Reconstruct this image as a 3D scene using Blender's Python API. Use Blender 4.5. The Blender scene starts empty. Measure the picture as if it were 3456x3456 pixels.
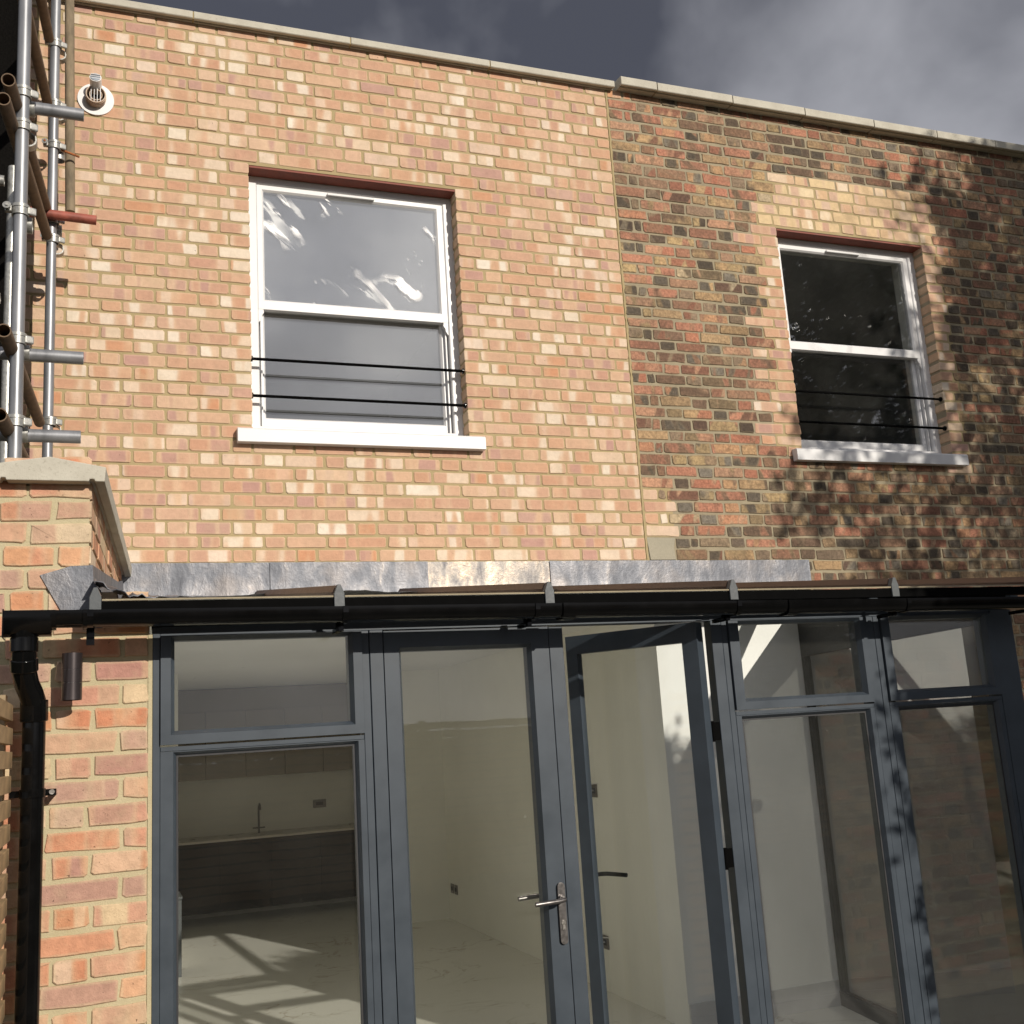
import bpy, math, random
import numpy as np
from mathutils import Vector, Matrix

R = math.radians
G = 2.67                      # height of the floor below the lead flashing's top edge
S = bpy.context.scene
COL = S.collection

# ------------------------------------------------------------------ camera
CAMP = Vector((-0.28266, -5.81838, -0.98064 + G))
RX = Vector((0.937272, -0.342839, -0.063108))
RD = Vector((0.010986, 0.209995, -0.977641))
RF = Vector((0.348426, 0.915622, 0.200589))
cam = bpy.data.cameras.new('camera'); camo = bpy.data.objects.new('camera', cam); COL.objects.link(camo)
m = Matrix.Identity(4)
for i in range(3):
    m[i][0] = RX[i]; m[i][1] = -RD[i]; m[i][2] = -RF[i]; m[i][3] = CAMP[i]
camo.matrix_world = m
cam.sensor_width = 36; cam.sensor_fit = 'HORIZONTAL'; cam.lens = 38.06; cam.clip_start = .05; cam.clip_end = 900
S.camera = camo
FPX = 3654.0

# ------------------------------------------------------------------ light
SUN = Vector((-.36, 1.0, -.42)).normalized()      # direction the light travels
sl = bpy.data.lights.new('sun', 'SUN'); sl.energy = 4.2; sl.angle = R(.55); sl.color = (1.0, .925, .82)
so = bpy.data.objects.new('sun', sl); COL.objects.link(so)
so.rotation_euler = SUN.to_track_quat('-Z', 'Y').to_euler(); so.location = (6, -14, 12)
SD = -SUN
W = bpy.data.worlds.new('World'); S.world = W; W.use_nodes = True
wn = W.node_tree.nodes; wl = W.node_tree.links; wn.clear()
def wN(t, **k):
    n = wn.new(t)
    for a, b in k.items(): setattr(n, a, b)
    return n
out = wN('ShaderNodeOutputWorld')
sky = wN('ShaderNodeTexSky'); sky.sky_type = 'NISHITA'; sky.sun_disc = False
sky.sun_elevation = math.asin(SD.z); sky.sun_rotation = math.atan2(SD.x, SD.y)
bg1 = wN('ShaderNodeBackground'); bg1.inputs[1].default_value = .06; wl.new(sky.outputs[0], bg1.inputs[0])
tc = wN('ShaderNodeTexCoord')
nz = wN('ShaderNodeTexNoise'); nz.inputs['Scale'].default_value = 1.3; nz.inputs['Detail'].default_value = 6; nz.inputs['Roughness'].default_value = .46; nz.inputs['Distortion'].default_value = .25
mp = wN('ShaderNodeMapping'); mp.inputs['Scale'].default_value = (1, 1, 2.1); mp.inputs['Location'].default_value = (.125, 4.8, 1.6)
wl.new(tc.outputs['Generated'], mp.inputs[0]); wl.new(mp.outputs[0], nz.inputs['Vector'])
rp = wN('ShaderNodeValToRGB'); rp.color_ramp.elements[0].position = .37; rp.color_ramp.elements[1].position = .61
rp.color_ramp.elements[0].color = (.078, .083, .106, 1); rp.color_ramp.elements[1].color = (.47, .475, .515, 1)
nf = wN('ShaderNodeTexNoise'); nf.inputs['Scale'].default_value = 6.5; nf.inputs['Detail'].default_value = 5; nf.inputs['Roughness'].default_value = .48; nf.inputs['Distortion'].default_value = .15; wl.new(tc.outputs['Generated'], nf.inputs['Vector'])
ma = wN('ShaderNodeMath', operation='MULTIPLY_ADD'); ma.inputs[1].default_value = .30; wl.new(nf.outputs[0], ma.inputs[0]); ms = wN('ShaderNodeMath', operation='SUBTRACT'); ms.inputs[1].default_value = .15; wl.new(nz.outputs[0], ms.inputs[0]); wl.new(ms.outputs[0], ma.inputs[2])
wl.new(ma.outputs[0], rp.inputs[0]); e3 = rp.color_ramp.elements.new(.78); e3.color = (.95, .93, .92, 1)
# clouds brighten towards the sun as real ones do
dt = wN('ShaderNodeVectorMath', operation='DOT_PRODUCT'); dt.inputs[1].default_value = SD; wl.new(tc.outputs['Generated'], dt.inputs[0])
mr = wN('ShaderNodeMapRange'); mr.inputs[1].default_value = -.35; mr.inputs[2].default_value = 1; mr.inputs[3].default_value = 1.0; mr.inputs[4].default_value = 1.65
mr.interpolation_type = 'SMOOTHSTEP'; wl.new(dt.outputs['Value'], mr.inputs[0])
bg2 = wN('ShaderNodeBackground'); wl.new(rp.outputs[0], bg2.inputs[0]); wl.new(mr.outputs[0], bg2.inputs[1])
cv = wN('ShaderNodeTexNoise'); cv.inputs['Scale'].default_value = 1.1; cv.inputs['Detail'].default_value = 5; wl.new(mp.outputs[0], cv.inputs['Vector'])
cr = wN('ShaderNodeMapRange'); cr.inputs[1].default_value = .30; cr.inputs[2].default_value = .42; cr.inputs[3].default_value = .8; cr.inputs[4].default_value = .97; wl.new(cv.outputs[0], cr.inputs[0])
mx = wN('ShaderNodeMixShader'); wl.new(cr.outputs[0], mx.inputs[0]); wl.new(bg1.outputs[0], mx.inputs[1]); wl.new(bg2.outputs[0], mx.inputs[2]); wl.new(mx.outputs[0], out.inputs[0])
S.view_settings.view_transform = 'Standard'; S.view_settings.look = 'None'; S.view_settings.gamma = 1; S.view_settings.exposure = 0.0
S.view_settings.use_curve_mapping = False
S.cycles.use_denoising = True; S.cycles.max_bounces = 14; S.cycles.transparent_max_bounces = 24; S.cycles.diffuse_bounces = 6

# ------------------------------------------------------------------ materials
class NT:
    def __init__(s, name):
        s.m = bpy.data.materials.new(name); s.m.use_nodes = True; s.t = s.m.node_tree; s.t.nodes.clear()
        s.out = s.n('ShaderNodeOutputMaterial')
    def n(s, t, **k):
        x = s.t.nodes.new(t)
        for a, b in k.items(): setattr(x, a, b)
        return x
    def l(s, a, b): s.t.links.new(a, b)
    def val(s, x, sock):
        if hasattr(x, 'is_linked') or hasattr(x, 'links'): s.l(x, sock)
        else: sock.default_value = x
    def math(s, op, a, b=0.0, c=None, clamp=False):
        x = s.n('ShaderNodeMath', operation=op, use_clamp=clamp); s.val(a, x.inputs[0]); s.val(b, x.inputs[1])
        if c is not None: s.val(c, x.inputs[2])
        return x.outputs[0]
    def attr(s, name): return s.n('ShaderNodeAttribute', attribute_name=name)
    def noise(s, vec, scale, detail=3, rough=.5, w=None, dist=0):
        x = s.n('ShaderNodeTexNoise'); x.inputs['Scale'].default_value = scale; x.inputs['Detail'].default_value = detail; x.inputs['Roughness'].default_value = rough; x.inputs['Distortion'].default_value = dist
        if w is not None: x.noise_dimensions = '4D'; s.val(w, x.inputs['W'])
        if vec is not None: s.l(vec, x.inputs['Vector'])
        return x.outputs[0]
    def ramp(s, fac, stops, interp='LINEAR'):
        x = s.n('ShaderNodeValToRGB'); x.color_ramp.interpolation = interp; e = x.color_ramp.elements
        while len(e) < len(stops): e.new(.5)
        for i, (p, c) in enumerate(stops):
            e[i].position = p; e[i].color = (*c, 1) if len(c) == 3 else c
        s.val(fac, x.inputs[0]); return x.outputs[0]
    def mixc(s, f, a, b, mode='MIX'):
        x = s.n('ShaderNodeMix', data_type='RGBA', blend_type=mode); s.val(f, x.inputs[0])
        s.val(a if not isinstance(a, tuple) else (*a, 1), x.inputs[6]); s.val(b if not isinstance(b, tuple) else (*b, 1), x.inputs[7]); return x.outputs[2]
    def maprange(s, v, a, b, c, d):
        x = s.n('ShaderNodeMapRange'); s.val(v, x.inputs[0])
        for i, q in enumerate((a, b, c, d)): x.inputs[i + 1].default_value = q
        return x.outputs[0]
    def bsdf(s, col, rough=.6, metal=0, bump=None, bd=.01, bs=1, spec=.5):
        p = s.n('ShaderNodeBsdfPrincipled')
        s.val(col if not isinstance(col, tuple) else (*col, 1), p.inputs['Base Color']); s.val(rough, p.inputs['Roughness']); s.val(metal, p.inputs['Metallic'])
        p.inputs['Specular IOR Level'].default_value = spec
        if bump is not None:
            b = s.n('ShaderNodeBump'); b.inputs['Distance'].default_value = bd; b.inputs['Strength'].default_value = bs; s.l(bump, b.inputs['Height']); s.l(b.outputs[0], p.inputs['Normal'])
        s.l(p.outputs[0], s.out.inputs[0]); return p

def pos(t): return t.n('ShaderNodeNewGeometry').outputs['Position']
def objc(t): return t.n('ShaderNodeTexCoord').outputs['Object']

def simple(name, col, rough=.6, metal=0, ns=30, var=.12, bd=.0006, spec=.5, scale_v=(1, 1, 1)):
    t = NT(name); v = objc(t)
    if scale_v != (1, 1, 1):
        mpn = t.n('ShaderNodeMapping'); mpn.inputs['Scale'].default_value = scale_v; t.l(v, mpn.inputs[0]); v = mpn.outputs[0]
    a = t.noise(v, ns, 5, .6)
    k = t.maprange(a, .3, .7, 1 - var, 1 + var)
    c = t.mixc(1, tuple(col), t.n('ShaderNodeCombineColor').outputs[0], 'MULTIPLY')
    cc = t.t.nodes[-2] if False else None
    comb = [x for x in t.t.nodes if x.bl_idname == 'ShaderNodeCombineColor'][0]
    for i in range(3): t.l(k, comb.inputs[i])
    t.bsdf(c, t.maprange(a, .3, .7, max(rough - .06, .02), min(rough + .08, 1)), metal, a, bd, 1, spec)
    return t.m

def brick_mat(name, base, band, amount, mott, soot=None, rimc=(.62, .46, .30), bd=.0012):
    t = NT(name)
    r = t.attr('brnd'); sep = t.n('ShaderNodeSeparateColor'); t.l(r.outputs['Color'], sep.inputs[0]); ra, rb, rc = sep.outputs
    loc = t.attr('bloc').outputs['Vector']; sz = t.attr('bsz').outputs['Vector']
    s2 = t.n('ShaderNodeSeparateXYZ'); t.l(loc, s2.inputs[0]); u, v = s2.outputs[0], s2.outputs[1]
    s3 = t.n('ShaderNodeSeparateXYZ'); t.l(sz, s3.inputs[0]); hx, hy = s3.outputs[0], s3.outputs[1]
    col = t.ramp(ra, base)
    # kiss marks: bands across the face
    slope = t.math('MULTIPLY', t.math('SUBTRACT', rc, .5), .12 if soot is None else 1.1)
    uu = t.math('ADD', u, t.math('MULTIPLY', v, slope))
    cx = t.n('ShaderNodeCombineXYZ'); t.l(uu, cx.inputs[0]); t.l(t.math('MULTIPLY', v, .10 if soot is None else .4), cx.inputs[1])
    nb = t.noise(cx.outputs[0], 9.5 if soot is None else 12, 1, .3, w=t.math('MULTIPLY', rb, 91))
    bandc = t.ramp(rc, band)
    thr = t.math('ADD', nb, t.math('MULTIPLY', t.math('SUBTRACT', rb, .5), amount))
    mk = t.ramp(thr, [(.515, (0, 0, 0)), (.56, (1, 1, 1))])
    col = t.mixc(t.math('MULTIPLY', mk, t.maprange(rb, 0, 1, .75, 1.)), col, bandc)
    # paler line at the edge of a band
    ln = t.ramp(thr, [(.47, (0, 0, 0)), (.52, (1, 1, 1)), (.57, (0, 0, 0))])
    col = t.mixc(t.math('MULTIPLY', ln, .35), col, rimc)
    P = pos(t)
    n1 = t.noise(P, 34 if soot is None else 52, 5, .68); n2 = t.noise(P, 150, 4, .7); n3 = t.noise(P, 8, 3, .5)
    dx = t.math('SUBTRACT', hx, t.math('ABSOLUTE', u)); dy = t.math('SUBTRACT', hy, t.math('ABSOLUTE', v))
    d = t.math('ADD', t.math('MINIMUM', dx, dy), t.math('MULTIPLY', t.math('SUBTRACT', n1, .5), .012))
    rim = t.maprange(d, .001, .008, .42, 0)
    col = t.mixc(rim, col, rimc)
    if soot:
        sm = t.ramp(t.math('ADD', t.noise(P, 17, 5, .68, ), t.math('MULTIPLY', t.math('SUBTRACT', rc, .5), .35)), [(.46, (0, 0, 0)), (.62, (1, 1, 1))])
        col = t.mixc(t.math('MULTIPLY', sm, .38), col, soot)
        lg = t.ramp(t.noise(P, 1.4, 4, .6), [(.42, (0, 0, 0)), (.62, (1, 1, 1))]); col = t.mixc(t.math('MULTIPLY', lg, .30), col, (.085, .062, .042))
        lm = t.ramp(t.noise(P, 41, 4, .7), [(.63, (0, 0, 0)), (.70, (1, 1, 1))])
        col = t.mixc(t.math('MULTIPLY', lm, .35), col, (.36, .29, .17))
    g = t.maprange(n1, .3, .7, 1 - mott, 1 + mott); g2 = t.maprange(n3, .3, .7, .94, 1.06); gg = t.math('MULTIPLY', g, g2)
    cc = t.n('ShaderNodeCombineColor')
    for i in range(3): t.l(gg, cc.inputs[i])
    col = t.mixc(1, col, cc.outputs[0], 'MULTIPLY')
    if soot is None:
        sm2 = t.ramp(t.noise(P, 4.3, 6, .7), [(.54, (0, 0, 0)), (.66, (1, 1, 1))]); col = t.mixc(t.math('MULTIPLY', sm2, .30), col, (.47, .37, .23))
    pits = t.ramp(t.noise(P, 70, 3, .8), [(.27, (1, 1, 1)), (.32, (0, 0, 0))])
    col = t.mixc(t.math('MULTIPLY', pits, .75), col, (.10, .06, .04))
    h = t.math('SUBTRACT', t.math('ADD', n2, t.math('MULTIPLY', n1, 2.2)), t.math('MULTIPLY', pits, 1.5))
    t.bsdf(col, .86, 0, h, bd, 1, .25)
    return t.m

M = {}
M['brick_new'] = brick_mat('pink_stock_brick',
    [(0, (.50, .28, .18)), (.14, (.52, .31, .195)), (.34, (.49, .295, .20)), (.52, (.55, .36, .235)), (.66, (.47, .265, .185)), (.80, (.57, .40, .275)), (.90, (.50, .245, .135)), (1, (.62, .495, .36))],
    [(0, (.67, .58, .46)), (.30, (.64, .50, .37)), (.40, (.44, .265, .21)), (.60, (.43, .25, .205)), (.68, (.56, .35, .23)), (1, (.70, .62, .51))], .12, .09)
M['brick_yellow'] = brick_mat('pale_repair_brick',
    [(0, (.56, .37, .22)), (.3, (.60, .43, .25)), (.6, (.62, .47, .27)), (.85, (.53, .33, .21)), (1, (.70, .58, .37))],
    [(0, (.70, .58, .41)), (.5, (.46, .26, .19)), (1, (.72, .60, .44))], .12, .10)
M['brick_old'] = brick_mat('weathered_london_brick',
    [(0, (.085, .068, .050)), (.12, (.13, .108, .082)), (.24, (.27, .145, .090)), (.40, (.44, .195, .125)), (.54, (.48, .27, .165)), (.66, (.24, .175, .12)), (.78, (.46, .30, .155)), (.89, (.19, .165, .13)), (1, (.50, .385, .24))],
    [(0, (.065, .050, .038)), (.3, (.42, .17, .105)), (.5, (.48, .34, .17)), (.7, (.10, .075, .055)), (1, (.40, .22, .13))], .26, .36, soot=(.055, .042, .030), rimc=(.26, .20, .12), bd=.0020)
M['brick_pier'] = brick_mat('orange_pier_brick',
    [(0, (.50, .21, .115)), (.25, (.56, .28, .17)), (.45, (.50, .26, .185)), (.65, (.58, .37, .23)), (.82, (.42, .245, .19)), (1, (.60, .48, .32))],
    [(0, (.62, .47, .34)), (.35, (.56, .26, .12)), (.55, (.40, .21, .17)), (.8, (.58, .44, .26)), (1, (.66, .52, .38))], .16, .14, rimc=(.56, .44, .28), bd=.002)

def mortar(name, a, b, bd=.003):
    t = NT(name); P = pos(t); n = t.noise(P, 6, 4, .6); n2 = t.noise(P, 190, 4, .7)
    c = t.mixc(t.maprange(n, .3, .7, 0, 1), a, b); c2 = t.mixc(t.maprange(n2, .35, .65, 0, .25), c, tuple(x * .6 for x in a))
    t.bsdf(c2, .95, 0, n2, bd, .8, .1); return t.m
M['mortar_new'] = mortar('buff_mortar', (.37, .29, .155), (.43, .345, .195))
M['mortar_old'] = mortar('grey_buff_mortar', (.285, .24, .165), (.385, .33, .225))
M['mortar_pier'] = mortar('pale_buff_mortar', (.47, .405, .25), (.54, .47, .31))
M['cement'] = mortar('cement_patch', (.33, .30, .23), (.40, .36, .27))
def coping_mat():
    t = NT('cast_stone'); P = pos(t); n = t.noise(P, 9, 5, .65); n2 = t.noise(P, 90, 4, .7)
    c = t.mixc(t.maprange(n, .3, .7, 0, 1), (.43, .40, .33), (.52, .49, .41)); c = t.mixc(t.maprange(n2, .58, .75, 0, .6), c, (.24, .21, .16))
    t.bsdf(c, .9, 0, n2, .002, .8, .2); return t.m
M['coping'] = coping_mat()
M['white_paint'] = simple('white_painted_timber', (.65, .645, .64), .42, ns=5, var=.07, bd=.0003)
M['plaster'] = simple('cream_plaster', (.87, .86, .79), .9, ns=3, var=.03, bd=.0006)
M['plaster_white'] = simple('white_plaster', (.88, .88, .85), .9, ns=3, var=.04, bd=.0006)
M['ceiling'] = simple('white_ceiling', (.86, .85, .83), .9, ns=3, var=.02)
M['dim_wall'] = simple('unlit_room_tone', (.30, .31, .33), .9, ns=3, var=.03)  # gloom of the unlit room put into its wall and ceiling colour
M['grey_frame'] = simple('slate_grey_coated_metal', (.042, .054, .068), .42, ns=7, var=.13, bd=.0002, spec=.35)
M['dark_frame'] = simple('black_rubber_seal', (.02, .02, .022), .6, ns=60, var=.1)
M['black_plastic'] = simple('black_gutter_plastic', (.0035, .0035, .0036), .12, ns=12, var=.2, bd=.0001, spec=.22)
M['eaves_black'] = simple('black_eaves_trim', (.0022, .0022, .0022), .7, ns=30, var=.1, spec=.03)
M['brown_cap'] = simple('brown_rafter_capping', (.115, .068, .046), .45, ns=40, var=.08)
M['cap_grey'] = simple('grey_end_cap', (.062, .070, .074), .5, ns=80, var=.06)
M['lamp'] = simple('dark_bronze_metal', (.055, .045, .045), .3, .6, ns=4, var=.04, bd=.0)
M['steel'] = simple('satin_steel', (.42, .40, .37), .32, .95, ns=80, var=.06)
M['dark_steel'] = simple('gunmetal', (.16, .15, .145), .33, .8, ns=80, var=.08)
M['tube'] = simple('galvanised_tube', (.245, .25, .262), .42, .5, ns=14, var=.22, bd=.0008, scale_v=(1, 1, .25))
M['coupler'] = simple('galvanised_coupler', (.36, .355, .33), .4, .6, ns=70, var=.2, bd=.001)
M['rust_tube'] = simple('rusty_brown_tube', (.15, .10, .062), .75, .2, ns=22, var=.35, bd=.0012)
M['red_tube'] = simple('red_painted_tube', (.30, .082, .055), .55, .1, ns=13, var=.45, bd=.0008)
M['timber_pole'] = simple('weathered_brown_pole', (.20, .155, .10), .85, 0, ns=24, var=.4, bd=.002, scale_v=(1, 1, .3))
M['rust'] = simple('orange_rust', (.30, .10, .03), .9, 0, ns=70, var=.3)
M['net'] = simple('black_debris_net', (.006, .0055, .005), .95, ns=120, var=.4, bd=.002, spec=.02)
M['vent_white'] = simple('white_flue_plastic', (.76, .75, .74), .35, ns=10, var=.03)
M['vent_grey'] = simple('grey_louvre', (.30, .34, .39), .4, ns=20, var=.05)
M['vent_tan'] = simple('tan_flue_barrel', (.50, .38, .28), .5, ns=40, var=.1)
M['dark_hole'] = simple('dark_duct', (.02, .015, .012), .9, ns=20, var=.1)
M['socket'] = simple('brushed_socket_plate', (.20, .18, .16), .35, .6, ns=50, var=.08)
M['cabinet'] = simple('taupe_cabinet_door', (.23, .20, .155), .45, ns=5, var=.04)
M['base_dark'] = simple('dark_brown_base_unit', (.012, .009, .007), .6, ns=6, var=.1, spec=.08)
M['worktop'] = simple('pale_stone_worktop', (.55, .50, .42), .3, ns=10, var=.08)
M['lintel'] = simple('red_brown_lintel', (.20, .055, .035), .7, ns=30, var=.15)

def lead_mat():
    t = NT('lead_sheet'); P = pos(t)
    mpn = t.n('ShaderNodeMapping'); mpn.inputs['Scale'].default_value = (.8, 1, .38); t.l(P, mpn.inputs[0])
    a = t.noise(mpn.outputs[0], 15, 6, .62, dist=.4); b = t.noise(P, 60, 5, .7); c = t.noise(P, 5, 3, .5)
    col = t.ramp(a, [(.28, (.085, .09, .104)), (.45, (.125, .131, .148)), (.62, (.165, .163, .172)), (.80, (.34, .295, .25))])
    col = t.mixc(t.maprange(b, .45, .75, 0, .5), col, (.08, .083, .1))
    col = t.mixc(t.maprange(c, .5, .7, 0, .35), col, (.24, .20, .17))
    h = t.math('ADD', t.math('MULTIPLY', a, 1.6), t.math('MULTIPLY', b, .6))
    t.bsdf(col, t.maprange(a, .3, .7, .55, .38), .38, h, .0028, .9, .5); return t.m
M['lead'] = lead_mat()
M['lead_glint'] = lead_mat(); M['lead_glint'].name = 'lead_sheet_painted_glint'  # warm sun glint put into the colour of one sheet
for nd_ in M['lead_glint'].node_tree.nodes:
    if nd_.bl_idname == 'ShaderNodeBsdfPrincipled': nd_.inputs['Metallic'].default_value = .75
    if nd_.bl_idname == 'ShaderNodeValToRGB':
        for e_, c_ in zip(nd_.color_ramp.elements, ((.12, .115, .12), (.20, .185, .17), (.34, .275, .21), (.62, .47, .33))): e_.color = (*c_, 1)

def glass_mat(name, f0=.055, tint=(.975, .985, .975), haze=.010, wob=0, streak=0.0, hz=(.75, .74, .68)):
    t = NT(name); g = t.n('ShaderNodeNewGeometry'); P = g.outputs['Position']
    d = t.n('ShaderNodeVectorMath', operation='DOT_PRODUCT'); t.l(g.outputs['Normal'], d.inputs[0]); t.l(g.outputs['Incoming'], d.inputs[1])
    c = t.math('ABSOLUTE', d.outputs['Value']); k = t.math('POWER', t.math('SUBTRACT', 1, c, clamp=True), 5)
    f = t.math('ADD', f0, t.math('MULTIPLY', k, 1 - f0), clamp=True)
    tr = t.n('ShaderNodeBsdfTransparent'); tr.inputs[0].default_value = (*tint, 1)
    gl = t.n('ShaderNodeBsdfGlossy'); gl.inputs['Roughness'].default_value = .012
    if wob:
        b = t.n('ShaderNodeBump'); b.inputs['Distance'].default_value = wob; b.inputs['Strength'].default_value = 1; t.l(t.noise(P, 2.3, 2, .5), b.inputs['Height']); t.l(b.outputs[0], gl.inputs['Normal'])
    mx = t.n('ShaderNodeMixShader'); t.l(f, mx.inputs[0]); t.l(tr.outputs[0], mx.inputs[1]); t.l(gl.outputs[0], mx.inputs[2])
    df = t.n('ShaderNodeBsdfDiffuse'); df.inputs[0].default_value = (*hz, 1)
    n = t.noise(P, 2.2, 5, .6); spk = t.ramp(t.noise(P, 55, 3, .6), [(.735, (0, 0, 0)), (.76, (1, 1, 1))])
    amt = t.math('ADD', t.maprange(n, .3, .7, haze * .5, haze * 1.5), t.math('MULTIPLY', spk, .10))
    if streak:  # diagonal glints painted in as white diffuse streaks
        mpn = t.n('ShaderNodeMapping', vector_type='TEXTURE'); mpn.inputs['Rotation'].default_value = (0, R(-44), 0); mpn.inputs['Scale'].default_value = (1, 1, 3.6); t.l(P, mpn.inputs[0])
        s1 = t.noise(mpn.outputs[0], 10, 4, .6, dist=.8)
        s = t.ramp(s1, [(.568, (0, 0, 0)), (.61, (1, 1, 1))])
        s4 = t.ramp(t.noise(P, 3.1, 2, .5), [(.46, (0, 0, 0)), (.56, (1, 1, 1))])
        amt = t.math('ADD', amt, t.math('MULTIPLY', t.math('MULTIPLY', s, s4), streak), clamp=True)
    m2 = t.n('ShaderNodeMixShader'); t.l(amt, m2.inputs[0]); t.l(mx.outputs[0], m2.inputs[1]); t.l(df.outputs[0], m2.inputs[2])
    t.l(m2.outputs[0], t.out.inputs[0]); return t.m
M['glass'] = glass_mat('clear_glass', wob=.0005)
M['glass_glints'] = glass_mat('glass_with_painted_glints', .31, haze=.02, wob=.0005, streak=1.0, hz=(.95, .94, .93))  # sun glints on the film are painted as white streaks
M['glass_sky'] = glass_mat('bright_sash_glass', .25, haze=.02, wob=.0005)
M['glass_up'] = glass_mat('sash_glass', .14, haze=.008, wob=.0005)
M['glass_dark'] = glass_mat('darkened_side_glass', .26, (.34, .34, .33), .004)  # tint stands in for the dark outdoors beyond the side screen
M['glass_roof'] = glass_mat('roof_glass', .045, (.985, .99, .985), .006)

def marble_mat():
    t = NT('marble_tile'); P = pos(t)
    w = t.noise(P, 1.1, 4, .6, dist=2.2); v1 = t.math('ABSOLUTE', t.math('SUBTRACT', w, .5))
    vein = t.maprange(v1, 0, .018, 1, 0); gate = t.maprange(t.noise(P, 1.7, 3, .5), .48, .6, 0, 1)
    base = t.mixc(t.maprange(t.noise(P, .8, 3, .5), .35, .65, 0, 1), (.80, .78, .71), (.74, .72, .65))
    c = t.mixc(t.math('MULTIPLY', t.math('MULTIPLY', vein, gate), .55), base, (.33, .25, .16))
    t.bsdf(c, .22, 0, w, .0005, .3, .4); return t.m
M['marble'] = marble_mat()
def ground_mat():
    t = NT('garden_ground'); P = pos(t); n = t.noise(P, .6, 5, .6); b = t.noise(P, 40, 4, .7)
    c = t.mixc(t.maprange(n, .4, .6, 0, 1), (.035, .05, .02), (.07, .06, .035)); t.bsdf(c, .95, 0, b, .02, 1, .1); return t.m
M['ground'] = ground_mat()
M['paving'] = simple('grey_paving', (.15, .14, .12), .85, ns=5, var=.12, bd=.002)
M['fence'] = simple('weathered_fence_timber', (.33, .22, .11), .8, ns=18, var=.3, bd=.0015, scale_v=(.4, .4, 1))
M['fence_post'] = simple('fence_post_timber', (.30, .22, .13), .85, ns=16, var=.25, bd=.0015)
def leaf_mat(name, a, b):
    t = NT(name); n = t.noise(pos(t), 1.4, 3, .6); rnd = t.n('ShaderNodeNewGeometry').outputs['Random Per Island']
    c = t.mixc(t.math('MULTIPLY', t.math('ADD', t.maprange(n, .35, .65, 0, 1), rnd), .5), a, b); t.bsdf(c, .5, 0, None, spec=.4); return t.m
M['leaf'] = leaf_mat('evergreen_leaf', (.022, .035, .012), (.06, .085, .03))
M['leaf2'] = leaf_mat('brown_green_leaf', (.05, .05, .018), (.11, .09, .035))
M['bark'] = simple('grey_brown_bark', (.11, .085, .06), .95, ns=12, var=.3, bd=.01)

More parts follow.
